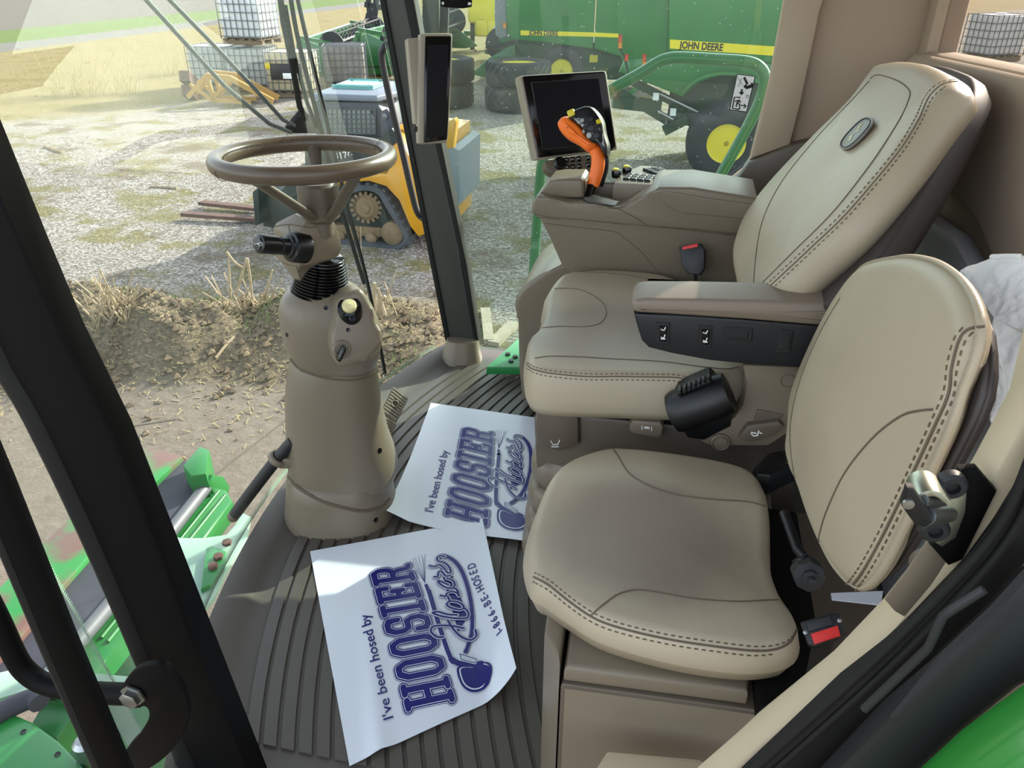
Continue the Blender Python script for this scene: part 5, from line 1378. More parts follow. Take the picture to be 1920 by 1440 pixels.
# chaff and straw scattered on the heap, clods in it
rnd = random.Random(3)
geos = []
for i in range(3200):
    a = rnd.uniform(-6.5, -0.3); f = rnd.gauss(6.4, 0.6)
    if f < 4.6: continue
    p = LF(a, f, ground_z(a, f) + 0.006); l = rnd.uniform(0.02, 0.09); t = rnd.uniform(0, pi)
    d = RT * cos(t) + HD * sin(t) + Z * rnd.uniform(-0.25, 0.35)
    geos.append(bar_geo(p, p + d * l, 0.006, 0.004))
vs, fs = join(geos)
o = mk('straw', vs, fs, mat('straw', '8f8058', 0.8, col2='b5a67c', vscale=30), None, False); tag(o, 'loose straw and chaff lying over the soil heap', 'straw', None, 'stuff')
geos = []
for i in range(1500):
    a = rnd.uniform(-6.5, -0.4); f = rnd.gauss(6.6, 0.5)
    r = rnd.uniform(0.012, 0.05); p = LF(a, f, ground_z(a, f) + r * 0.3)
    vv = [p + Vector((rnd.uniform(.6, 1.2) * x, rnd.uniform(.6, 1.2) * y, rnd.uniform(.5, 1) * z)) * r for x, y, z in ((1, 0, 0), (-1, 0, 0), (0, 1, 0), (0, -1, 0), (0, 0, 1), (0, 0, -1))]
    geos.append((vv, [(0, 2, 4), (2, 1, 4), (1, 3, 4), (3, 0, 4), (2, 0, 5), (1, 2, 5), (3, 1, 5), (0, 3, 5)]))
vs, fs = join(geos)
o = mk('clods', vs, fs, mat('clod', '5c4f3d', 0.95, col2='85745a', vscale=12), None, False); tag(o, 'dark soil clods in the heap beyond the windscreen', 'soil', None, 'stuff')
geos = []
for i in range(5200):
    a = rnd.uniform(-9, 5); f = rnd.uniform(7.4, 15)
    r = rnd.uniform(0.006, 0.02); p = LF(a, f, ground_z(a, f) + r * 0.2)
    vv = [p + Vector((rnd.uniform(.6, 1.2) * x, rnd.uniform(.6, 1.2) * y, rnd.uniform(.5, 1) * z)) * r for x, y, z in ((1, 0, 0), (-1, 0, 0), (0, 1, 0), (0, -1, 0), (0, 0, 1), (0, 0, -1))]
    geos.append((vv, [(0, 2, 4), (2, 1, 4), (1, 3, 4), (3, 0, 4), (2, 0, 5), (1, 2, 5), (3, 1, 5), (0, 3, 5)]))
vs, fs = join(geos)
o = mk('gravel', vs, fs, mat('pebble', '7b766b', 0.9, col2='b0aca3', vscale=20), None, False); tag(o, 'loose pale gravel stones over the yard', 'gravel', None, 'stuff')

def on_ground(px, py):
    d = ray(px, py); t = 3.0
    while t < 120:
        p = CAM + d * t
        if p.z <= ground_z(p.dot(RT), p.dot(HD)): return p
        t += 0.02
    return p
# withered plants and sticks on the heap
stick = mat('stick', '8d7a5c', 0.85, col2='b8a888', vscale=15)
def plant(name, label, base_px, lines, r=0.014, extra=0, seed=1, cat='plant'):
    b = on_ground(*base_px); hh = b.dot(HD)
    t = thing(name, b, label, cat)
    for ln in lines:
        P = [at_h(a, c, hh) for a, c in ln]
        tube('stalk', catmull(P, 4), [r * (1 - 0.5 * i / (4 * (len(P) - 1))) for i in range(4 * (len(P) - 1) + 1)], 'stick', t, 6)
    if extra:
        rr_ = random.Random(seed); geos = []
        for i in range(extra):
            a = rr_.uniform(-1, 1); p = b + RT * a * 0.20 + HD * rr_.uniform(-0.12, 0.12); p.z = ground_z(p.dot(RT), p.dot(HD)) - 0.02
            d = (RT * rr_.uniform(-0.7, 0.7) + Z * rr_.uniform(0.3, 1.1) + HD * rr_.uniform(-0.4, 0.4)); geos.append(bar_geo(p, p + d * rr_.uniform(0.12, 0.42), 0.012, 0.008))
        vs, fs = join(geos); q = mk('dry_leaves', vs, fs, 'stick', t, False); q['kind'] = 'stuff'
    return t
plant('broken_stump', 'broken grey stump with split stems on the heap, left of the steering column', (462, 582), [[(432, 562), (430, 520), (428, 485)], [(440, 560), (452, 520), (463, 484)], [(463, 484), (470, 530), (476, 584)], [(424, 472), (440, 492), (456, 502)], [(494, 575), (500, 545), (511, 506)], [(500, 576), (512, 550), (520, 540)]], 0.016, 40, 4)
plant('dry_clump', 'flattened clump of dry straw leaves on the left end of the heap', (212, 585), [[(170, 560), (200, 545), (230, 552)], [(190, 575), (215, 548), (240, 570)]], 0.008, 70, 9)
plant('wood_stump', 'weathered upright wood stump on the heap, right of the steering column', (705, 596), [[(702, 598), (700, 560), (703, 530)], [(712, 596), (712, 560), (708, 540)], [(720, 590), (714, 565), (722, 555)]], 0.03, 10, 5)
plant('dry_twig', 'single tall dry twig rising beside the column boot', (684, 560), [[(680, 560), (678, 500), (676, 425)], [(690, 560), (715, 530), (760, 510)]], 0.006)
for q, lb, r in (([(405, 675), (425, 650), (440, 635)], 'slanting grey stick lying on the face of the heap', 0.014), ([(345, 455), (372, 452), (330, 349)][:2], None, 0.0)):
    if lb:
        P = [on_ground(a, b) + Z * 0.02 for a, b in q]
        tag(tube('fallen_stick', P, r, 'stick', None, 7), lb, 'stick')
P = [on_ground(a, b) + Z * 0.02 for a, b in [(282, 352), (305, 353), (332, 355)]]
tag(tube('fallen_stick', P, 0.02, 'stick', None, 7), 'short dark stick lying out on the open gravel', 'stick')
P = [on_ground(a, b) + Z * 0.02 for a, b in [(84, 276), (105, 284), (118, 287)]]
tag(tube('fallen_stick', P, 0.03, 'stick', None, 7), 'bent stick on the gravel beyond the windscreen wheel ruts', 'stick')
# planks lying beside the pillar foot
def plank(a, b, w, label):
    pa_, pb_ = on_ground(*a) + Z * 0.03, on_ground(*b) + Z * 0.03
    vs, fs = bar_geo(pa_, pb_, w, 0.045)
    tag(mk('plank', vs, fs, mat('plank' + str(len(MATS)), '8f8472', 0.8, col2='b0a590', vscale=10), None, False), label, 'plank')
plank((910, 585), (917, 645), 0.10, 'grey plank pointing at the cab beside the right pillar foot')
plank((925, 650), (962, 612), 0.12, 'grey plank lying askew behind the green step plate')
# withered weeds out in the grass
def weeds(px, py, w, h, n, label, seed):
    b = gr(px, py); rr_ = random.Random(seed); geos = []
    for i in range(n):
        p = b + RT * rr_.gauss(0, w) + HD * rr_.gauss(0, w * 0.6); p.z = GZ - 0.02
        d = Z + RT * rr_.gauss(0.1, 0.22) + HD * rr_.gauss(0, 0.2)
        q = p + d * h * rr_.uniform(0.5, 1)
        geos.append(tube_geo([p, p.lerp(q, 0.5) + RT * rr_.uniform(-.04, .04), q], [0.007, 0.005, 0.003], 4))
    vs, fs = join(geos); o = mk('tall_weeds', vs, fs, mat('weed' + str(seed), 'a3966c', 0.9, col2='b5a980', vscale=5), None, False)
    tag(o, label, 'weeds', None, 'stuff')
weeds(142, 178, 0.42, 1.25, 90, 'tall tan weeds left of the yard beyond the windscreen', 1)
weeds(232, 175, 0.20, 1.15, 40, 'thinner stand of tan weeds nearer the caged totes', 2)
weeds(335, 140, 0.5, 1.0, 60, 'tan weeds close to the lowest left tote', 3)

# joints of the concrete apron, grass tufts along the heap
for k, q in enumerate(([(556, 772), (470, 838), (385, 905)], [(330, 786), (240, 800), (190, 820)])):
    P = [at_z(a, b, GZ + 0.003) for a, b in q]
    vs, fs = join([bar_geo(a, b, 0.018, 0.004) for a, b in zip(P, P[1:])]); mk('slab_joint', vs, fs, mat('joint' + str(k), '5f574b', 0.95), grd, False)
rt2 = random.Random(12); geos = []
for (px, py, w, n) in ((350, 566, 0.42, 260), (200, 572, 0.16, 60), (478, 600, 0.20, 90), (760, 690, 0.12, 40)):
    b = on_ground(px, py)
    for i in range(n):
        p = b + RT * rt2.gauss(0, w) + HD * rt2.gauss(0, 0.10); p.z = ground_z(p.dot(RT), p.dot(HD)) - 0.01
        d = Z + RT * rt2.gauss(0, 0.5) + HD * rt2.gauss(0, 0.4); q = p + d.normalized() * rt2.uniform(0.04, 0.11); s_ = RT * 0.006
        geos.append(([p - s_, p + s_, q], [(0, 1, 2)]))
vs, fs = join(geos)
tag(mk('grass', vs, fs, mat('blade', '6f8a3e', 0.7, col2='8c9a58', vscale=6), None, False), 'short green grass tufts along the top of the soil heap', 'grass', None, 'stuff')
# ================================================================ caged totes
for nm, c, c2 in (('tank_white', 'e6e9ea', 'd8dcdc'), ('tank_grey', 'b9bdb6', 'a9aca2'), ('tank_beige', 'cdbf9c', 'b5a57f'), ('tank_dirty', 'a09a90', '7d776d')):
    mat(nm, c, 0.55, col2=c2, vscale=3)
mat('cage', '70767a', 0.4, metal=0.6); mat('pallet_wood', '7c6c55', 0.85)
def tote(px, py, tank, label, rot=-0.25, z=0.0, s=1.0, open_top=False, sign=False):
    b = gr(px, py); b = b + Z * z
    t = thing('caged_tote', b, label, 'tote', 'caged totes in the yard')
    ca_, sa_ = cos(YAW + rot), sin(YAW + rot)
    ex, ey = Vector((ca_, sa_, 0)), Vector((-sa_, ca_, 0))
    c = b + ey * 0.5 * s
    P = lambda x, y, zz: c + ex * (x * s) + ey * (y * s) + Z * (zz * s)
    geos = []
    for y in (-0.42, 0.0, 0.42): geos.append(bar_geo(P(-0.58, y, 0.06), P(0.58, y, 0.06), 0.10 * s, 0.10 * s))
    for x in (-0.5, -0.25, 0, 0.25, 0.5): geos.append(bar_geo(P(x, -0.5, 0.13), P(x, 0.5, 0.13), 0.12 * s, 0.03 * s))
    vs, fs = join(geos); mk('pallet', vs, fs, 'pallet_wood', t, False)
    bm = box_bm(P(0, 0, 0.64), ex, ey, Z, 1.12 * s, 0.95 * s, 0.96 * s, 0.07 * s, 3)
    tk = mkbm('tank', bm, tank, t)
    if open_top: box('opening', P(0, 0, 1.115), (1.0 * s, 0.84 * s, 0.02), 'rubber_seal', tk, 0.01, (ex, ey, Z))
    else: lathe('cap', P(0, 0, 1.12), Z, [(0.12 * s, 0), (0.12 * s, 0.04 * s), (0, 0.045 * s)], tank, tk, 16)
    geos = []
    for k in range(6):
        zz = 0.2 + 0.185 * k
        ring = [P(-0.585, -0.495, zz), P(0.585, -0.495, zz), P(0.585, 0.495, zz), P(-0.585, 0.495, zz)]
        for a, d in zip(ring, ring[1:] + ring[:1]): geos.append(bar_geo(a, d, 0.020 * s, 0.020 * s))
    for i in range(8):
        x = -0.585 + 1.17 * i / 7
        for y in (-0.505, 0.505): geos.append(bar_geo(P(x, y, 0.14), P(x, y, 1.14), 0.018 * s, 0.018 * s, ey))
    for i in range(1, 6):
        y = -0.505 + 1.01 * i / 6
        for x in (-0.595, 0.595): geos.append(bar_geo(P(x, y, 0.14), P(x, y, 1.14), 0.018 * s, 0.018 * s, ex))
    vs, fs = join(geos); mk('cage', vs, fs, 'cage', t, False)
    if sign:
        box('label_plate', P(0.0, -0.515, 0.66), (0.86, 0.02, 0.40), 'charcoal', t, 0.003, (ex, ey, Z))
        box('label_sheet', P(0.12, -0.53, 0.56), (0.42, 0.01, 0.14), 'white_print', t, 0.002, (ex, ey, Z))
        box('hazard_label', P(-0.48, -0.53, 0.80), (0.14, 0.01, 0.14), 'yellow_btn', t, 0.002, (ex, ey, Z))
    return t
tote(397, 168, 'tank_grey', 'greyish caged tote at the left end of the lower row', -0.1)
tote(466, 172, 'tank_grey', 'greyish caged tote carrying the white one on top', -0.12)
tote(468, 172, 'tank_white', 'bright white caged tote stacked on top of another', -0.30, 1.20, 1.08)
tote(543, 184, 'tank_beige', 'beige caged tote with black and white label plates', -0.12, sign=True)
tote(650, 166, 'tank_dirty', 'dirty open caged tote in front of the green headers', 0.12, open_top=True)
tote(1882, 116, 'tank_white', 'white caged tote added outside in place of a rear window reflection', 0.3, 0.0, 1.35)  # added tote, stands in for a reflection in the rear pane

# ================================================================ yellow loader frame
mat('yellow_paint', 'b8924a', 0.5, col2='a5803c', vscale=2, coat=0.2); mat('rust', '54403a', 0.85, col2='6a4e42', vscale=9)
b = gr(420, 193); hh = b.dot(HD)
lf = thing('loader_frame', b, 'tan yellow steel loader arm frame lying in front of the totes', 'frame')
for k, dh in enumerate((0.0, 0.9)):
    V_ = lambda a, c: at_h(a, c, hh - 0.35) + HD * dh * 0.6
    for a, c, w in (((352, 182), (388, 141), 0.14), ((388, 141), (430, 146), 0.15), ((430, 146), (512, 190), 0.17), ((430, 148), (398, 186), 0.12), ((388, 143), (402, 190), 0.12), ((356, 158), (400, 190), 0.10), ((398, 188), (470, 192), 0.12)):
        bar('frame_bar', V_(*a), V_(*c), w * 0.6, w * 0.75, 'yellow_paint', lf)
for a in ((353, 150), (357, 176)):
    bar('bucket_tooth', at_h(a[0] - 8, a[1] - 8, hh), at_h(a[0] + 14, a[1] + 10, hh + 0.8), 0.25, 0.25, 'rust', lf)

# ================================================================ harvest headers
mat('header_green', '256b36', 0.35, col2='1f5f30', vscale=3, coat=0.2); mat('reel_black', '24262a', 0.5); mat('reflector_red', 'd2452a', 0.4); mat('reflector_amber', 'e08a2a', 0.4)
def header(near, far, label, s=1.0, flip=1):
    t = thing('harvest_header', near, label, 'header', 'green harvest headers parked beyond the yard')
    d = (far - near); LN = d.length; d.normalize(); n = Z.cross(d) * flip       # n: towards the reel side
    P = lambda x, y, z: near + d * x + n * (y * s) + Z * (z * s)
    vs, fs = bar_geo(P(0, -0.5, 0.75), P(LN, -0.5, 0.75), 0.12 * s, 1.0 * s); mk('back_sheet', vs, fs, 'header_green', t, False)
    vs, fs = bar_geo(P(0, 0.1, 0.33), P(LN, 0.1, 0.33), 1.3 * s, 0.06 * s); mk('table', vs, fs, 'reel_black', t, False)
    vs, fs = bar_geo(P(0, -0.5, 1.3), P(LN, -0.5, 1.3), 0.22 * s, 0.14 * s); mk('top_beam', vs, fs, 'header_green', t, False)
    for x in (0.0, LN - 0.1):
        pr_ = [P(x, -0.7, 0.15), P(x, -0.7, 1.2), P(x, -0.2, 1.32), P(x, 0.5, 1.05), P(x, 1.1, 0.72), P(x, 1.75, 0.2), P(x, 1.2, 0.1), P(x, 0, 0.1)]
        ep = prism('end_panel', pr_, d * 0.10, 'header_green', t, 0.02)
        vs, fs = bar_geo(P(x + 0.05, -0.5, 1.45), P(x + 0.05, 0.75, 1.25), 0.12 * s, 0.12 * s); mk('reel_arm', vs, fs, 'header_green', t, False)
        lathe('reel_disc', P(x + 0.15, 0.7, 1.15), d, [(0.52 * s, -0.03), (0.52 * s, 0.03), (0.1, 0.05), (0, 0.06)], 'reel_black', t, 24)
    rl_ = lathe('reel_tube', P(0.1, 0.7, 1.15), d, [(0.09 * s, 0), (0.09 * s, LN - 0.2)], 'reel_black', t, 10)
    for k in range(6):
        a = 2 * pi * k / 6; y, z = 0.7 + 0.5 * cos(a), 1.15 + 0.5 * sin(a)
        vs, fs = bar_geo(P(0.1, y, z), P(LN - 0.1, y, z), 0.05 * s, 0.05 * s); mk('reel_bat', vs, fs, 'reel_black', t, False)
    geos = []
    for k in range(6):
        a = 2 * pi * k / 6
        for i in range(int(LN / 0.55)):
            x = 0.3 + i * 0.55; y, z = 0.7 + 0.5 * cos(a), 1.15 + 0.5 * sin(a)
            geos.append(bar_geo(P(x, y, z), P(x, 0.7, 1.15), 0.03, 0.03)); geos.append(bar_geo(P(x, y, z), P(x, y + 0.05, z - 0.22), 0.015, 0.015))
    vs, fs = join(geos); o = mk('reel_tine', vs, fs, 'reel_black', t, False); o['kind'] = 'stuff'
    for i, mm in enumerate(('reflector_red', 'reflector_amber', 'reflector_red', 'reflector_amber')):
        x = LN * (0.12 + 0.22 * i); vs, fs = bar_geo(P(x, -0.57, 1.05), P(x + 0.35, -0.57, 1.05), 0.02, 0.1); mk('reflector', vs, fs, mm, t, False)
    return t
header(gr(594, 144), LF(-5.9, 33.0, GZ), 'green harvest header with black reel behind the dirty open tote', 0.78, -1)
header(gr(706, 146), LF(-3.0, 34.0, GZ), 'green harvest header whose round reel end shows left of the pillar', 0.95, -1)
header(gr(978, 152), LF(0.55, 31.0, GZ), 'green harvest header between the pillar display and the far combine', 0.9, 1)

# ================================================================ tractor tyres
mat('tyre', '26282b', 0.8, col2='34363a', vscale=6); mat('rim_yellow', 'e8cf2a', 0.4, coat=0.2)
def tyre_geo(c, ax, R, w, hole):
    prof = [(hole, -w * 0.32), (hole * 1.02, -w * 0.40), (hole + (R - hole) * 0.45, -w * 0.52), (R * 0.92, -w * 0.48), (R * 0.965, -w * 0.40), (R * 0.972, 0), (R * 0.965, w * 0.40), (R * 0.92, w * 0.48), (hole + (R - hole) * 0.45, w * 0.52), (hole * 1.02, w * 0.40), (hole, w * 0.32)]
    ax = Vector(ax).normalized(); u = ax.orthogonal().normalized(); v = ax.cross(u); n = 48
    rings = [[Vector(c) + ax * h + (u * cos(2 * pi * j / n) + v * sin(2 * pi * j / n)) * r for j in range(n)] for r, h in prof]
    rings.append(rings[0]); return loft_geo(rings, False, False)
def lug_geo(c, ax, R, w, n=22):
    ax = Vector(ax).normalized(); u = ax.orthogonal().normalized(); v = ax.cross(u); gs = []
    for i in range(n):
        for sd in (-1, 1):
            a0 = 2 * pi * (i + (0.5 if sd > 0 else 0)) / n; a1 = a0 + 0.30
            pts = []
            for k in range(4):
                s = k / 3; a = a0 + (a1 - a0) * s; h = sd * w * (0.03 + 0.44 * s)
                rad = R * (1.0 if s < 0.9 else 0.975)
                pts.append((Vector(c) + ax * h + (u * cos(a) + v * sin(a)) * rad * 0.985, (u * cos(a) + v * sin(a)), (-u * sin(a) + v * cos(a))))
            vs = []
            for p, rd, tg in pts:
                for dr, dt in ((-0.03, -0.035), (0.018, -0.026), (0.018, 0.026), (-0.03, 0.035)): vs.append(p + rd * (dr * R) + tg * (dt * R))
            gs.append((vs, grid_faces(4, 4, True) + [(0, 1, 2, 3), (15, 14, 13, 12)]))
    return gs
def wheel(c, ax, R, w, hole, parent, rimm='rim_yellow', hub=True, name='tyre'):
    vs, fs = tyre_geo(c, ax, R, w, hole); ty = mk(name, vs, fs, 'tyre', parent, True, 50)
    vs, fs = join(lug_geo(c, ax, R, w)); o = mk('tread', vs, fs, 'tyre', ty, False); o['kind'] = 'stuff'
    return ty
def rim(c, ax, hole, w, parent, bolts=8):
    ax = Vector(ax).normalized()
    r_ = lathe('rim', c, ax, [(hole * 1.04, w * 0.36), (hole * 1.04, w * 0.42), (hole * 0.95, w * 0.40), (hole * 0.88, w * 0.22), (hole * 0.62, w * 0.14), (hole * 0.52, w * 0.26), (hole * 0.30, w * 0.26), (hole * 0.26, w * 0.34), (hole * 0.14, w * 0.36), (0, w * 0.36)], 'rim_yellow', parent, 36)
    u = ax.orthogonal().normalized(); v = ax.cross(u)
    for i in range(bolts):
        a = 2 * pi * i / bolts
        lathe('wheel_nut', Vector(c) + ax * (w * 0.25) + (u * cos(a) + v * sin(a)) * hole * 0.44, ax, [(hole * 0.055, 0), (hole * 0.055, 0.04), (0, 0.045)], 'cage', r_, 6)
    return r_
def tyre_pair(px, py, R, label_low, label_top):
    b = gr(px, py) + HD * R * 0.9
    for k, lb in enumerate((label_low, label_top)):
        c = Vector((b.x + 0.03 * k, b.y, GZ + 0.28 + 0.575 * k))
        t = thing('tractor_tyre', Vector((c.x, c.y, c.z - 0.28)), lb, 'tyre', 'big tyres stacked flat')
        ty = wheel(c, Z, R, 0.54, R * 0.60, t)
        rim(c, Z, R * 0.60, 0.50, t, 8)
tyre_pair(970, 214, 0.80, 'lower tyre of the stack behind the square monitor', 'upper tyre with yellow rim on the stack behind the square monitor')
tyre_pair(826, 206, 0.80, 'lower tyre of the stack behind the pillar display', 'upper tyre with yellow rim on the stack behind the pillar display')

# ================================================================ combines parked on the right
mat('combine_green', '2a7d3a', 0.30, col2='276f36', vscale=2, coat=0.3); mat('combine_dark', '1f4a2c', 0.5, col2='1a3522', vscale=4); mat('stripe', 'f2d81e', 0.45); mat('cap_grey', '7b8084', 0.5)
def vplane(base, dirv):
    n = Z.cross(dirv).normalized()
    if n.dot(HD) > 0: n = -n                               # towards the lens
    return n
# nearer combine
wb = gr(1362, 336); dR = (RT * 0.975 - HD * 0.22).normalized(); nR = vplane(wb, dR)
cR = thing('combine_harvester', wb, 'nearer green combine with the large yellow lettered stripe and yellow steering wheel rim', 'combine', 'green combines parked on the right')
R_ = lambda a, b, off=0.0: onp(a, b, wb + nR * off, nR)
prism('side_panel', [R_(a, b) for a, b in [(1256, -160), (1254, 60), (1251, 92), (1262, 104), (1330, 108), (1460, 118), (1700, 140), (1700, -160)]], -nR * 0.25, 'combine_green', cR, 0.04, 3)
prism('rear_panel', [R_(a, b, -0.15) for a, b in [(1160, -160), (1158, 20), (1160, 100), (1170, 122), (1250, 130), (1262, 100), (1256, -160)]], -nR * 2.2, 'combine_green', cR, 0.05, 3)
prism('lower_body', [R_(a, b, -0.12) for a, b in [(1170, 112), (1250, 104), (1460, 112), (1700, 130), (1700, 210), (1480, 190), (1430, 150), (1360, 140), (1310, 156), (1280, 182), (1200, 150), (1160, 135)]], -nR * 2.0, 'combine_green', cR, 0.03)
fa = [R_(a, b, 0.08) for a, b in [(1280, 178), (1296, 160), (1324, 146), (1360, 141), (1400, 146), (1432, 164)]]
vs = []
F_ = catmull(fa, 4)
for p in F_:
    vs += [p, p - nR * 0.55, p - nR * 0.55 + Z * 0.05, p + Z * 0.05]
mk('fender', vs, grid_faces(len(F_), 4, True) + [(0, 1, 2, 3), tuple(reversed(range(len(vs) - 4, len(vs))))], 'combine_green', cR, True, 40)
st_ = prism('name_stripe', [R_(a, b, 0.012) for a, b in [(1256, 74), (1700, 104), (1700, 122), (1256, 91)]], -nR * 0.012, 'stripe', cR, 0)
exs = (R_(1360, 90) - R_(1275, 84)).normalized(); eys = nR.cross(exs)
a0, a1 = R_(1274, 90.5, 0.016), R_(1355, 95.5, 0.016)
g = text_mesh('JOHN DEERE', 1.0, 0.03); wmax = max(x for x, y in g[0]); sc2 = (a1 - a0).length / wmax
flat('lettering', ([(x * sc2, y * sc2 * 1.25) for x, y in g[0]], g[1]), a0, (a1 - a0).normalized(), nR.cross((a1 - a0).normalized()), 'black_print', st_)
wc = R_(1362, 260, 0.15)
Rw = (R_(1362, 184, 0.15) - R_(1362, 336, 0.15)).length / 2; wc.z = GZ + Rw
ty = wheel(wc, nR, Rw, 0.52, Rw * 0.47, cR); rim(wc, nR, Rw * 0.46, 0.5, cR, 8)
ty2 = wheel(wc - nR * 2.2, nR, Rw, 0.52, Rw * 0.47, cR, name='far_tyre')
bar('axle', wc, wc - nR * 2.2 + Z * 0.05, 0.22, 0.25, 'combine_dark', cR)
# tail linkage between the wheels
for a, b, w, mm in (((1180, 150), (1290, 205), 0.12, 'combine_dark'), ((1160, 170), (1250, 225), 0.14, 'combine_dark'), ((1245, 245), (1290, 222), 0.16, 'combine_dark'), ((1150, 190), (1240, 200), 0.2, 'combine_dark'), ((1215, 150), (1180, 175), 0.08, 'combine_green')):
    bar('link_bar', R_(*a, -0.5), R_(*b, -0.5), w, w, mm, cR)
tube('steering_rod', [R_(1238, 176, -0.3), R_(1312, 212, -0.3)], 0.035, 'chrome', cR, 10)
tube('steering_rod', [R_(1233, 208, -0.3), R_(1262, 224, -0.3)], 0.03, 'chrome', cR, 10)
for a in ((1230, 181), (1262, 210)):
    box('warning_label', R_(*a, -0.28), (0.10, 0.01, 0.12), 'white_print', cR, 0.002, (dR, nR, Z))
tube('lamp_stalk', [R_(1160, 85, 0.1), R_(1172, 110, 0.1), R_(1180, 150, 0.05)], 0.02, 'combine_dark', cR, 8)
for a, b, mm in ((1163, 72, 'reflector_red'), (1163, 84, 'reflector_amber'), (1175, 108, 'reflector_red'), (1208, 108, 'reflector_red'), (1208, 120, 'reflector_amber')):
    box('tail_lamp', R_(a, b, 0.14), (0.055, 0.04, 0.10), mm, cR, 0.01, (dR, nR, Z))
box('undercarriage', wb - nR * 1.4 + dR * 1.2 + Z * 1.25, (4.6, 1.6, 1.0), 'combine_dark', cR, 0.05, (dR, nR, Z))
# far combine
wb2 = gr(1050, 178); dL = (RT * 0.998 - HD * 0.06).normalized(); nL = vplane(wb2, dL)
cL = thing('combine_harvester', wb2, 'farther green combine with grey rear cap and the small yellow lettered stripe', 'combine', 'green combines parked on the right')
L_ = lambda a, b, off=0.0: onp(a, b, wb2 + nL * off, nL)
prism('side_panel', [L_(a, b) for a, b in [(952, -160), (948, 0), (950, 60), (960, 74), (1020, 80), (1112, 92), (1117, 0), (1120, -160)]], -nL * 0.3, 'combine_green', cL, 0.05, 3)
prism('side_panel', [L_(a, b) for a, b in [(1123, -160), (1119, 0), (1114, 92), (1180, 112), (1270, 120), (1270, -160)]], -nL * 0.3, 'combine_green', cL, 0.05, 3)
prism('rear_cap', [L_(a, b, -0.05) for a, b in [(930, -160), (927, 30), (929, 66), (938, 74), (952, 70), (950, -160)]], -nL * 2.4, 'cap_grey', cL, 0.06, 3)
prism('lower_body', [L_(a, b, -0.3) for a, b in [(958, 70), (1110, 88), (1270, 112), (1270, 150), (1100, 150), (1040, 120), (985, 112)]], -nL * 2.0, 'combine_dark', cL, 0.05)
sL = prism('name_stripe', [L_(a, b, 0.012) for a, b in [(976, 57), (1117, 61), (1117, 69), (976, 66)]], -nL * 0.012, 'stripe', cL, 0)
prism('name_stripe', [L_(a, b, 0.012) for a, b in [(1117, 61), (1174, 64), (1174, 71), (1117, 69)]], -nL * 0.012, 'stripe', cL, 0)
a0, a1 = L_(992, 65.6, 0.018), L_(1046, 67.0, 0.018)
sc2 = (a1 - a0).length / wmax
flat('lettering', ([(x * sc2, y * sc2 * 1.25) for x, y in g[0]], g[1]), a0, (a1 - a0).normalized(), nL.cross((a1 - a0).normalized()), 'black_print', sL)
box('marker_lamp', L_(946, 48, 0.1), (0.08, 0.05, 0.12), 'reflector_amber', cL, 0.01, (dL, nL, Z))
box('data_plate', L_(1113, 110, -0.28), (0.22, 0.02, 0.18), 'yellow_btn', cL, 0.004, (dL, nL, Z))
wcl = L_(1052, 152, -0.1); wcl.z = GZ + 0.62
wheel(wcl, nL, 0.62, 0.5, 0.3, cL); rim(wcl, nL, 0.29, 0.45, cL, 8)
wheel(wcl - nL * 2.2, nL, 0.62, 0.5, 0.3, cL, name='far_tyre')
bar('axle', wcl, wcl - nL * 2.2, 0.25, 0.25, 'combine_dark', cL)
box('undercarriage', wb2 - nL * 1.3 + dL * 1.0 + Z * 1.0, (4.5, 1.8, 0.6), 'combine_dark', cL, 0.05, (dL, nL, Z))

# ================================================================ planter with yellow tanks
pb = gr(905, 95)
pl_t = thing('seed_planter', pb, 'folded planter with yellow seed tanks beyond the far combine', 'planter')
hp = pb.dot(HD)
mat('tank_yellow', 'e6d23a', 0.4); mat('blue_bar', '2b4a8a', 0.5)
for a, b, w, h in ((908, 18, 1.0, 0.75), (903, 48, 0.42, 0.6), (925, 52, 0.42, 0.55)):
    c = at_h(a, b, hp); box('seed_tank', c, (w * 1.25, 0.9, h * 1.25), 'tank_yellow', pl_t, 0.12, (RT, HD, Z), 3)
    lathe('tank_lid', c + Z * h * 0.62, Z, [(0.2, 0), (0.2, 0.05), (0, 0.06)], 'reel_black', pl_t, 16)
for a, b, c_, d_, mm in ((870, 62, 960, 66, 'combine_green'), (874, 0, 950, 2, 'blue_bar'), (886, -20, 886, 118, 'reel_black'), (922, 60, 922, 118, 'reel_black')):
    bar('planter_beam', at_h(a, b, hp + 0.5), at_h(c_, d_, hp + 0.5), 0.18, 0.18, mm, pl_t)
for a in (892, 912, 932):
    lathe('seed_disc', at_h(a, 108, hp), RT, [(0.3, -0.05), (0.3, 0.05), (0, 0.07)], 'reel_black', pl_t, 16)
ru = gr(700, 93); hr_ = ru.dot(HD)
ro = thing('row_unit', ru, 'tall black folded row unit standing behind the header reels', 'implement')
for a, b, c_, d_, w in ((690, -20, 700, 118, 0.2), (708, -20, 700, 60, 0.22), (684, 8, 716, 14, 0.2), (686, 30, 712, 40, 0.25)):
    bar('unit_bar', at_h(a, b, hr_), at_h(c_, d_, hr_), w, w, 'reel_black', ro)
lathe('unit_wheel', at_h(698, 46, hr_), (HD + RT * 0.4), [(0.26, -0.06), (0.26, 0.06), (0, 0.08)], 'reel_black', ro, 18)

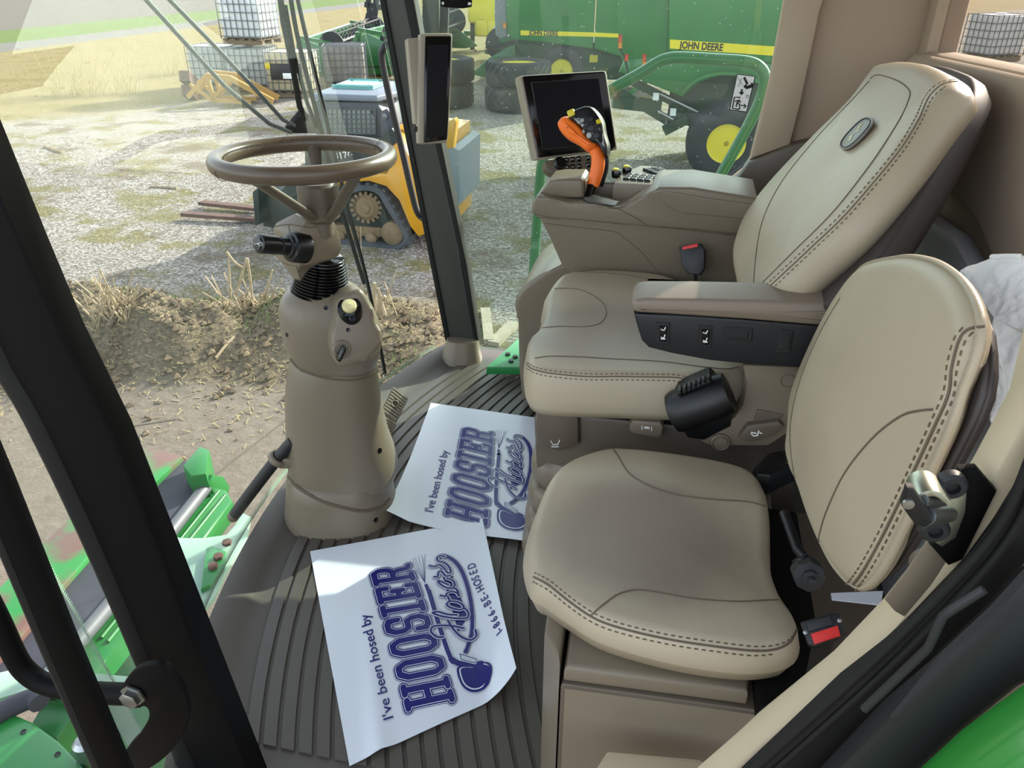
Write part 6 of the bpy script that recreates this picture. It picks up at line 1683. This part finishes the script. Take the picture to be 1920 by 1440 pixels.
# ================================================================ tracked loader
mat('loader_yellow', 'cf981f', 0.38, col2='bd8819', vscale=3, coat=0.2); mat('loader_grey', '3c4349', 0.5); mat('loader_dark', '23302e', 0.5); mat('roof_grey', '6f7a86', 0.5); mat('hatch', '6fb3ab', 0.3)
mat('mud', '6d5a42', 0.9, col2='8b7658', vscale=14); mat('track_rubber', '3a4046', 0.85, col2='4a5056', vscale=10); mat('door_grey', '6d7a84', 0.45)
O = gr(746, 466); dF = (-RT * 0.98 + HD * 0.20).normalized(); nT = Z.cross(dF)
if nT.dot(HD) < 0: nT = -nT                                  # away from the lens
T_ = lambda a, b, off=0.0: onp(a, b, O + nT * off, nT)
ld = thing('track_loader', O, 'yellow and dark tracked skid loader with pallet forks, parked beyond the windscreen', 'loader')
def belt(off, name):
    outer_ = [(658, 353), (688, 348), (714, 357), (731, 384), (748, 412), (766, 444), (762, 459), (744, 467), (692, 463), (651, 459), (600, 452), (575, 444), (572, 430), (590, 412), (625, 378)]
    P = resample(catmull([T_(a, b, 0) for a, b in outer_], 8, True), 66, True)
    c = sum(P, Vector()) / len(P); vs = []
    for p in P:
        ins = p + (c - p).normalized() * 0.07
        vs += [p + nT * off, p + nT * (off + 0.32), ins + nT * (off + 0.32), ins + nT * off]
    k = len(P); fs = []
    for i in range(k):
        a = i * 4; b = ((i + 1) % k) * 4
        for j in range(4): fs.append((a + j, a + (j + 1) % 4, b + (j + 1) % 4, b + j))
    tr = mk(name, vs, fs, 'track_rubber', ld, False); geos = []
    for i in range(0, k, 2):
        p = P[i]; o_ = (p - c).normalized(); t_ = (P[(i + 1) % k] - P[i - 1]).normalized(); u_ = nT.cross(t_)
        if u_.dot(o_) < 0: u_ = -u_
        geos.append(bar_geo(p + nT * (off + 0.02) + u_ * 0.012, p + nT * (off + 0.30) + u_ * 0.012, 0.045, 0.03, u_))
    vs, fs = join(geos); o = mk('track_lug', vs, fs, 'track_rubber', tr, False); o['kind'] = 'stuff'
belt(0.0, 'track'); belt(1.35, 'track')
sp2 = lathe('sprocket', T_(686, 389, 0.06), -nT, [(0.17, -0.1), (0.17, 0.0), (0.13, 0.02), (0.12, 0.035), (0.07, 0.035), (0.06, 0.05), (0, 0.05)], 'mud', ld, 30)
geos = []
for i in range(17):
    a = 2 * pi * i / 17; d = RT * cos(a) + Z * sin(a); geos.append(bar_geo(T_(686, 389, 0.05) + d * 0.16, T_(686, 389, 0.05) + d * 0.205, 0.035, 0.03, nT))
vs, fs = join(geos); mk('sprocket_tooth', vs, fs, 'mud', sp2, False)
for a, b, r in ((664, 443, 0.075), (695, 447, 0.075), (735, 438, 0.15), (635, 442, 0.075), (597, 432, 0.14)):
    lathe('track_roller', T_(a, b, 0.05), -nT, [(r, -0.1), (r, 0.0), (r * 0.7, 0.02), (r * 0.35, 0.03), (0, 0.03)], 'mud', ld, 20)
prism('track_frame', [T_(a, b, 0.08) for a, b in [(600, 420), (660, 424), (740, 430), (738, 442), (700, 446), (640, 438), (600, 436)]], nT * 0.12, 'mud', ld, 0.01)
prism('track_frame', [T_(a, b, 0.12) for a, b in [(640, 372), (690, 362), (715, 380), (732, 425), (700, 428), (640, 424)]], nT * 0.15, 'loader_dark', ld, 0.01)
prism('main_frame', [T_(a, b, 0.34) for a, b in [(575, 330), (800, 330), (800, 430), (760, 438), (590, 428)]], nT * 1.0, 'loader_dark', ld, 0.02)
prism('rear_body', [T_(a, b, 0.02) for a, b in [(730, 255), (752, 262), (770, 300), (796, 318), (808, 345), (806, 436), (784, 444), (768, 424), (748, 376), (724, 350), (692, 340), (660, 342), (632, 350), (632, 332), (684, 322), (724, 326), (738, 300)]], nT * 0.34, 'loader_yellow', ld, 0.02)
prism('engine_hood', [T_(a, b, 0.36) for a, b in [(740, 240), (845, 252), (850, 420), (800, 436), (740, 400)]], nT * 1.0, 'loader_yellow', ld, 0.03)
prism('rear_door', [T_(a, b, 0.30) for a, b in [(826, 288), (848, 276), (862, 282), (862, 384), (844, 402), (826, 404)]], nT * 1.1, 'door_grey', ld, 0.02)
prism('arm_tower', [T_(a, b, 0.0) for a, b in [(840, 228), (852, 222), (856, 230), (850, 278), (836, 278)]], nT * 0.12, 'loader_yellow', ld, 0.01)
sp3 = prism('side_panel', [T_(a, b, 0.22) for a, b in [(570, 262), (600, 252), (726, 258), (736, 286), (724, 326), (684, 322), (590, 330), (572, 320)]], nT * 0.3, 'loader_dark', ld, 0.015)
a0, a1 = T_(628, 299, 0.212), T_(664, 295, 0.212)
g2 = text_mesh('317G', 1.0, 0.006); w2 = max(x for x, y in g2[0]); s2 = (a1 - a0).length / w2
exT = (a1 - a0).normalized()
flat('lettering', ([(x * s2, y * s2) for x, y in g2[0]], g2[1]), a0, exT, (-nT).cross(exT), 'white_print', sp3, 0.003)
cb2 = prism('cab_frame', [T_(a, b, 0.30) for a, b in [(590, 190), (706, 192), (721, 214), (736, 264), (726, 272), (596, 266), (586, 230)]], nT * 0.95, 'loader_grey', ld, 0.02)
prism('cab_window', [T_(a, b, 0.296) for a, b in [(604, 204), (692, 206), (704, 222), (702, 252), (606, 248)]], -nT * 0.012, mat('cab_glass', '5f6c68', 0.25, col2='87968e', vscale=4), cb2, 0.002)
geos = []
for i in range(12): 
    a = 604 + 9 * i; geos.append(bar_geo(T_(a, 203, 0.275), T_(a + 1, 252, 0.275), 0.018, 0.012, nT))
for j in range(6):
    b = 205 + 9 * j; geos.append(bar_geo(T_(602, b, 0.27), T_(704, b + 0.5, 0.27), 0.018, 0.012))
vs, fs = join(geos); mk('window_grille', vs, fs, 'grille_grey', cb2, False)
zr = T_(650, 190, 0.25).z
rp_ = [T_(586, 189, 0.25), T_(708, 192, 0.25), T_(726, 192, 0.55)]
rp_ = [Vector((p.x, p.y, zr)) for p in rp_]
r0, r1 = rp_[0], rp_[1]
rf = prism('cab_roof', [r0, r1, r1 + nT * 0.45 - dF * 0.16, r1 + nT * 1.2 - dF * 0.10, r0 + nT * 1.3 - dF * 0.10, r0 + nT * 0.5], Z * 0.08, 'roof_grey', ld, 0.025, 3)
hc = r0.lerp(r1, 0.42) + nT * 0.72 + Z * 0.095
box('roof_hatch', hc, (0.52, 0.55, 0.035), 'hatch', rf, 0.02, (dF, nT, Z), 3)
for x, y in ((-0.2, -0.22), (0.2, -0.22), (0.2, 0.22), (-0.2, 0.22)):
    lathe('hatch_bolt', hc + dF * x + nT * y + Z * 0.017, Z, [(0.02, 0), (0.02, 0.012), (0, 0.014)], 'loader_grey', rf, 8)
prism('pivot_plate', [T_(a, b, 0.18) for a, b in [(712, 210), (726, 204), (736, 218), (738, 262), (724, 276), (714, 262)]], nT * 0.12, 'loader_grey', ld, 0.01)
for a, b in ((722, 218), (727, 262)):
    lathe('pivot_pin', T_(a, b, 0.17), -nT, [(0.035, 0), (0.035, 0.02), (0, 0.025)], 'cage', ld, 12)
for off in (0.06, 1.40):
    la = [T_(a, b, 0) + nT * off for a, b in [(742, 252), (690, 292), (620, 322), (560, 345), (528, 372)]]
    geos = [bar_geo(p, q, 0.10, 0.16) for p, q in zip(la, la[1:])]
    vs, fs = join(geos); mk('lift_arm', vs, fs, 'loader_dark', ld, False)
for off in (0.0, 0.85):
    prism('coupler', [T_(a, b, off + 0.1) for a, b in [(484, 368), (500, 360), (512, 372), (522, 392), (516, 412), (506, 420), (496, 396)]], nT * 0.10, 'loader_yellow', ld, 0.01)
prism('fork_carriage', [T_(a, b, -0.15) for a, b in [(473, 360), (484, 352), (488, 420), (478, 424)]], nT * 1.5, 'loader_dark', ld, 0.01)
prism('carriage_back', [T_(a, b, 0.05) for a, b in [(490, 360), (560, 352), (570, 420), (520, 430), (492, 424)]], nT * 1.2, 'loader_dark', ld, 0.02)
for a, b, w in (((484, 419), (345, 407), 0.13), ((484, 399), (378, 386), 0.13)):
    pA, pB = gr(*a) + Z * 0.06, gr(*b) + Z * 0.05
    vs, fs = bar_geo(pA, pB, w, 0.05); mk('fork', vs, fs, 'rust', ld, False)

# ================================================================ own machine seen below the windscreen
mat('own_green', '1f6e30', 0.4, col2='216f31', vscale=2, coat=0.1); mat('own_rust', '2a7f3a', 0.45, col2='6a5045', var=0.9, vscale=5); mat('own_pale', '93b09c', 0.4, col2='86a590', vscale=3); mat('own_rubber', '33353c', 0.75, col2='3d3f46', vscale=10)
fh = thing('feeder_house', at_z(300, 1000, -0.9), 'green feeder house top with black rubber strip below the windscreen', 'feeder house')
FZ = -0.88
def fplate(name, pix, z, th, m, bev=0.006, parent=fh): return prism(name, [at_z(a, b, z) for a, b in pix], -Z * th, m, parent, bev)
fplate('cover_plate', [(-80, 1150), (0, 1100), (82, 1017), (275, 836), (343, 855), (273, 922), (115, 1101), (32, 1202), (-60, 1290)], FZ + 0.02, 0.08, 'own_rust')
fplate('rubber_strip', [(344, 860), (376, 893), (394, 908), (316, 998), (170, 1175), (100, 1258), (-10, 1350), (-60, 1290), (32, 1202), (115, 1101), (273, 922)], FZ - 0.005, 0.03, 'own_rubber', 0.004)
tube('edge_rod', [at_z(a, b, FZ + 0.005) for a, b in [(393, 905), (318, 1000), (168, 1180), (70, 1292)]], 0.03, 'grille_grey', fh, 12)
fplate('end_block', [(343, 872), (374, 836), (392, 843), (386, 888), (358, 892)], FZ + 0.10, 0.16, 'own_green', 0.008)
fplate('front_panel', [(392, 910), (424, 918), (436, 938), (380, 1012), (300, 1110), (200, 1236), (150, 1300), (90, 1280), (168, 1182), (318, 1002)], FZ - 0.03, 0.10, 'own_green', 0.012)
for k in (10, 22):
    tube('panel_rib', [at_z(a, b, FZ - 0.026) for a, b in [(400 + k, 915 + k * 0.6), (326 + k, 1008 + k * 0.6), (180 + k, 1190 + k * 0.6)]], 0.008, 'own_green', fh, 8)
hb_ = prism('end_bracket', [at_x(a, b, at_z(400, 905, FZ).x) for a, b in [(384, 905), (392, 890), (412, 893), (424, 912), (420, 930), (398, 935)]], X_ * 0.02, 'own_green', fh, 0.003)
fplate('side_plate', [(300, 1000), (340, 1008), (382, 1008), (424, 1002), (440, 984), (452, 960), (470, 968), (462, 1010), (430, 1060), (400, 1122), (372, 1150), (330, 1092)], -0.45, 0.02, 'own_pale', 0.004)  # green plate with sunlight painted into its pale base colour
br2 = fplate('bolt_bracket', [(386, 1028), (398, 1022), (424, 1034), (420, 1062), (394, 1096), (376, 1104)], -0.43, 0.02, 'combine_green', 0.004)
for a, b in ((410, 1046), (400, 1064), (426, 1020)):
    lathe('bracket_bolt', at_z(a, b, -0.43), Z, [(0.016, 0), (0.016, 0.012), (0, 0.014)], 'rust', br2, 6)
fplate('lower_channel', [(54, 1362), (84, 1310), (138, 1316), (146, 1330), (106, 1384), (92, 1380)], -0.62, 0.10, 'own_green', 0.01)
fplate('drum_cover', [(-60, 1322), (0, 1326), (60, 1352), (110, 1388), (160, 1440), (200, 1500), (-60, 1500)], -0.55, 0.08, 'combine_green', 0.01)
fplate('pale_arm', [(-60, 1260), (0, 1260), (50, 1248), (110, 1260), (180, 1262), (250, 1268), (240, 1300), (120, 1300), (60, 1290), (0, 1310), (-60, 1330)], -0.58, 0.03, 'own_pale', 0.004)
tube('hose', catmull([at_z(a, b, -0.54) for a, b in [(-20, 1350), (20, 1326), (60, 1310), (74, 1318)]], 4), 0.028, 'own_rubber', fh, 12)
lathe('grease_cap', at_z(158, 1392, -0.50), Z, [(0.03, -0.12), (0.03, 0.0), (0.02, 0.012), (0, 0.014)], 'chrome', fh, 20)
fplate('house_body', [(100, 1270), (200, 1180), (330, 1090), (372, 1150), (330, 1330), (160, 1500), (20, 1440)], -1.0, 0.7, 'combine_dark', 0.02)
for a, b in ((44, 1372), (108, 1414)):
    lathe('cover_hole', at_z(a, b, -0.549), Z, [(0.008, 0), (0.007, 0.002), (0, 0.001)], 'gloss_black', fh, 10)
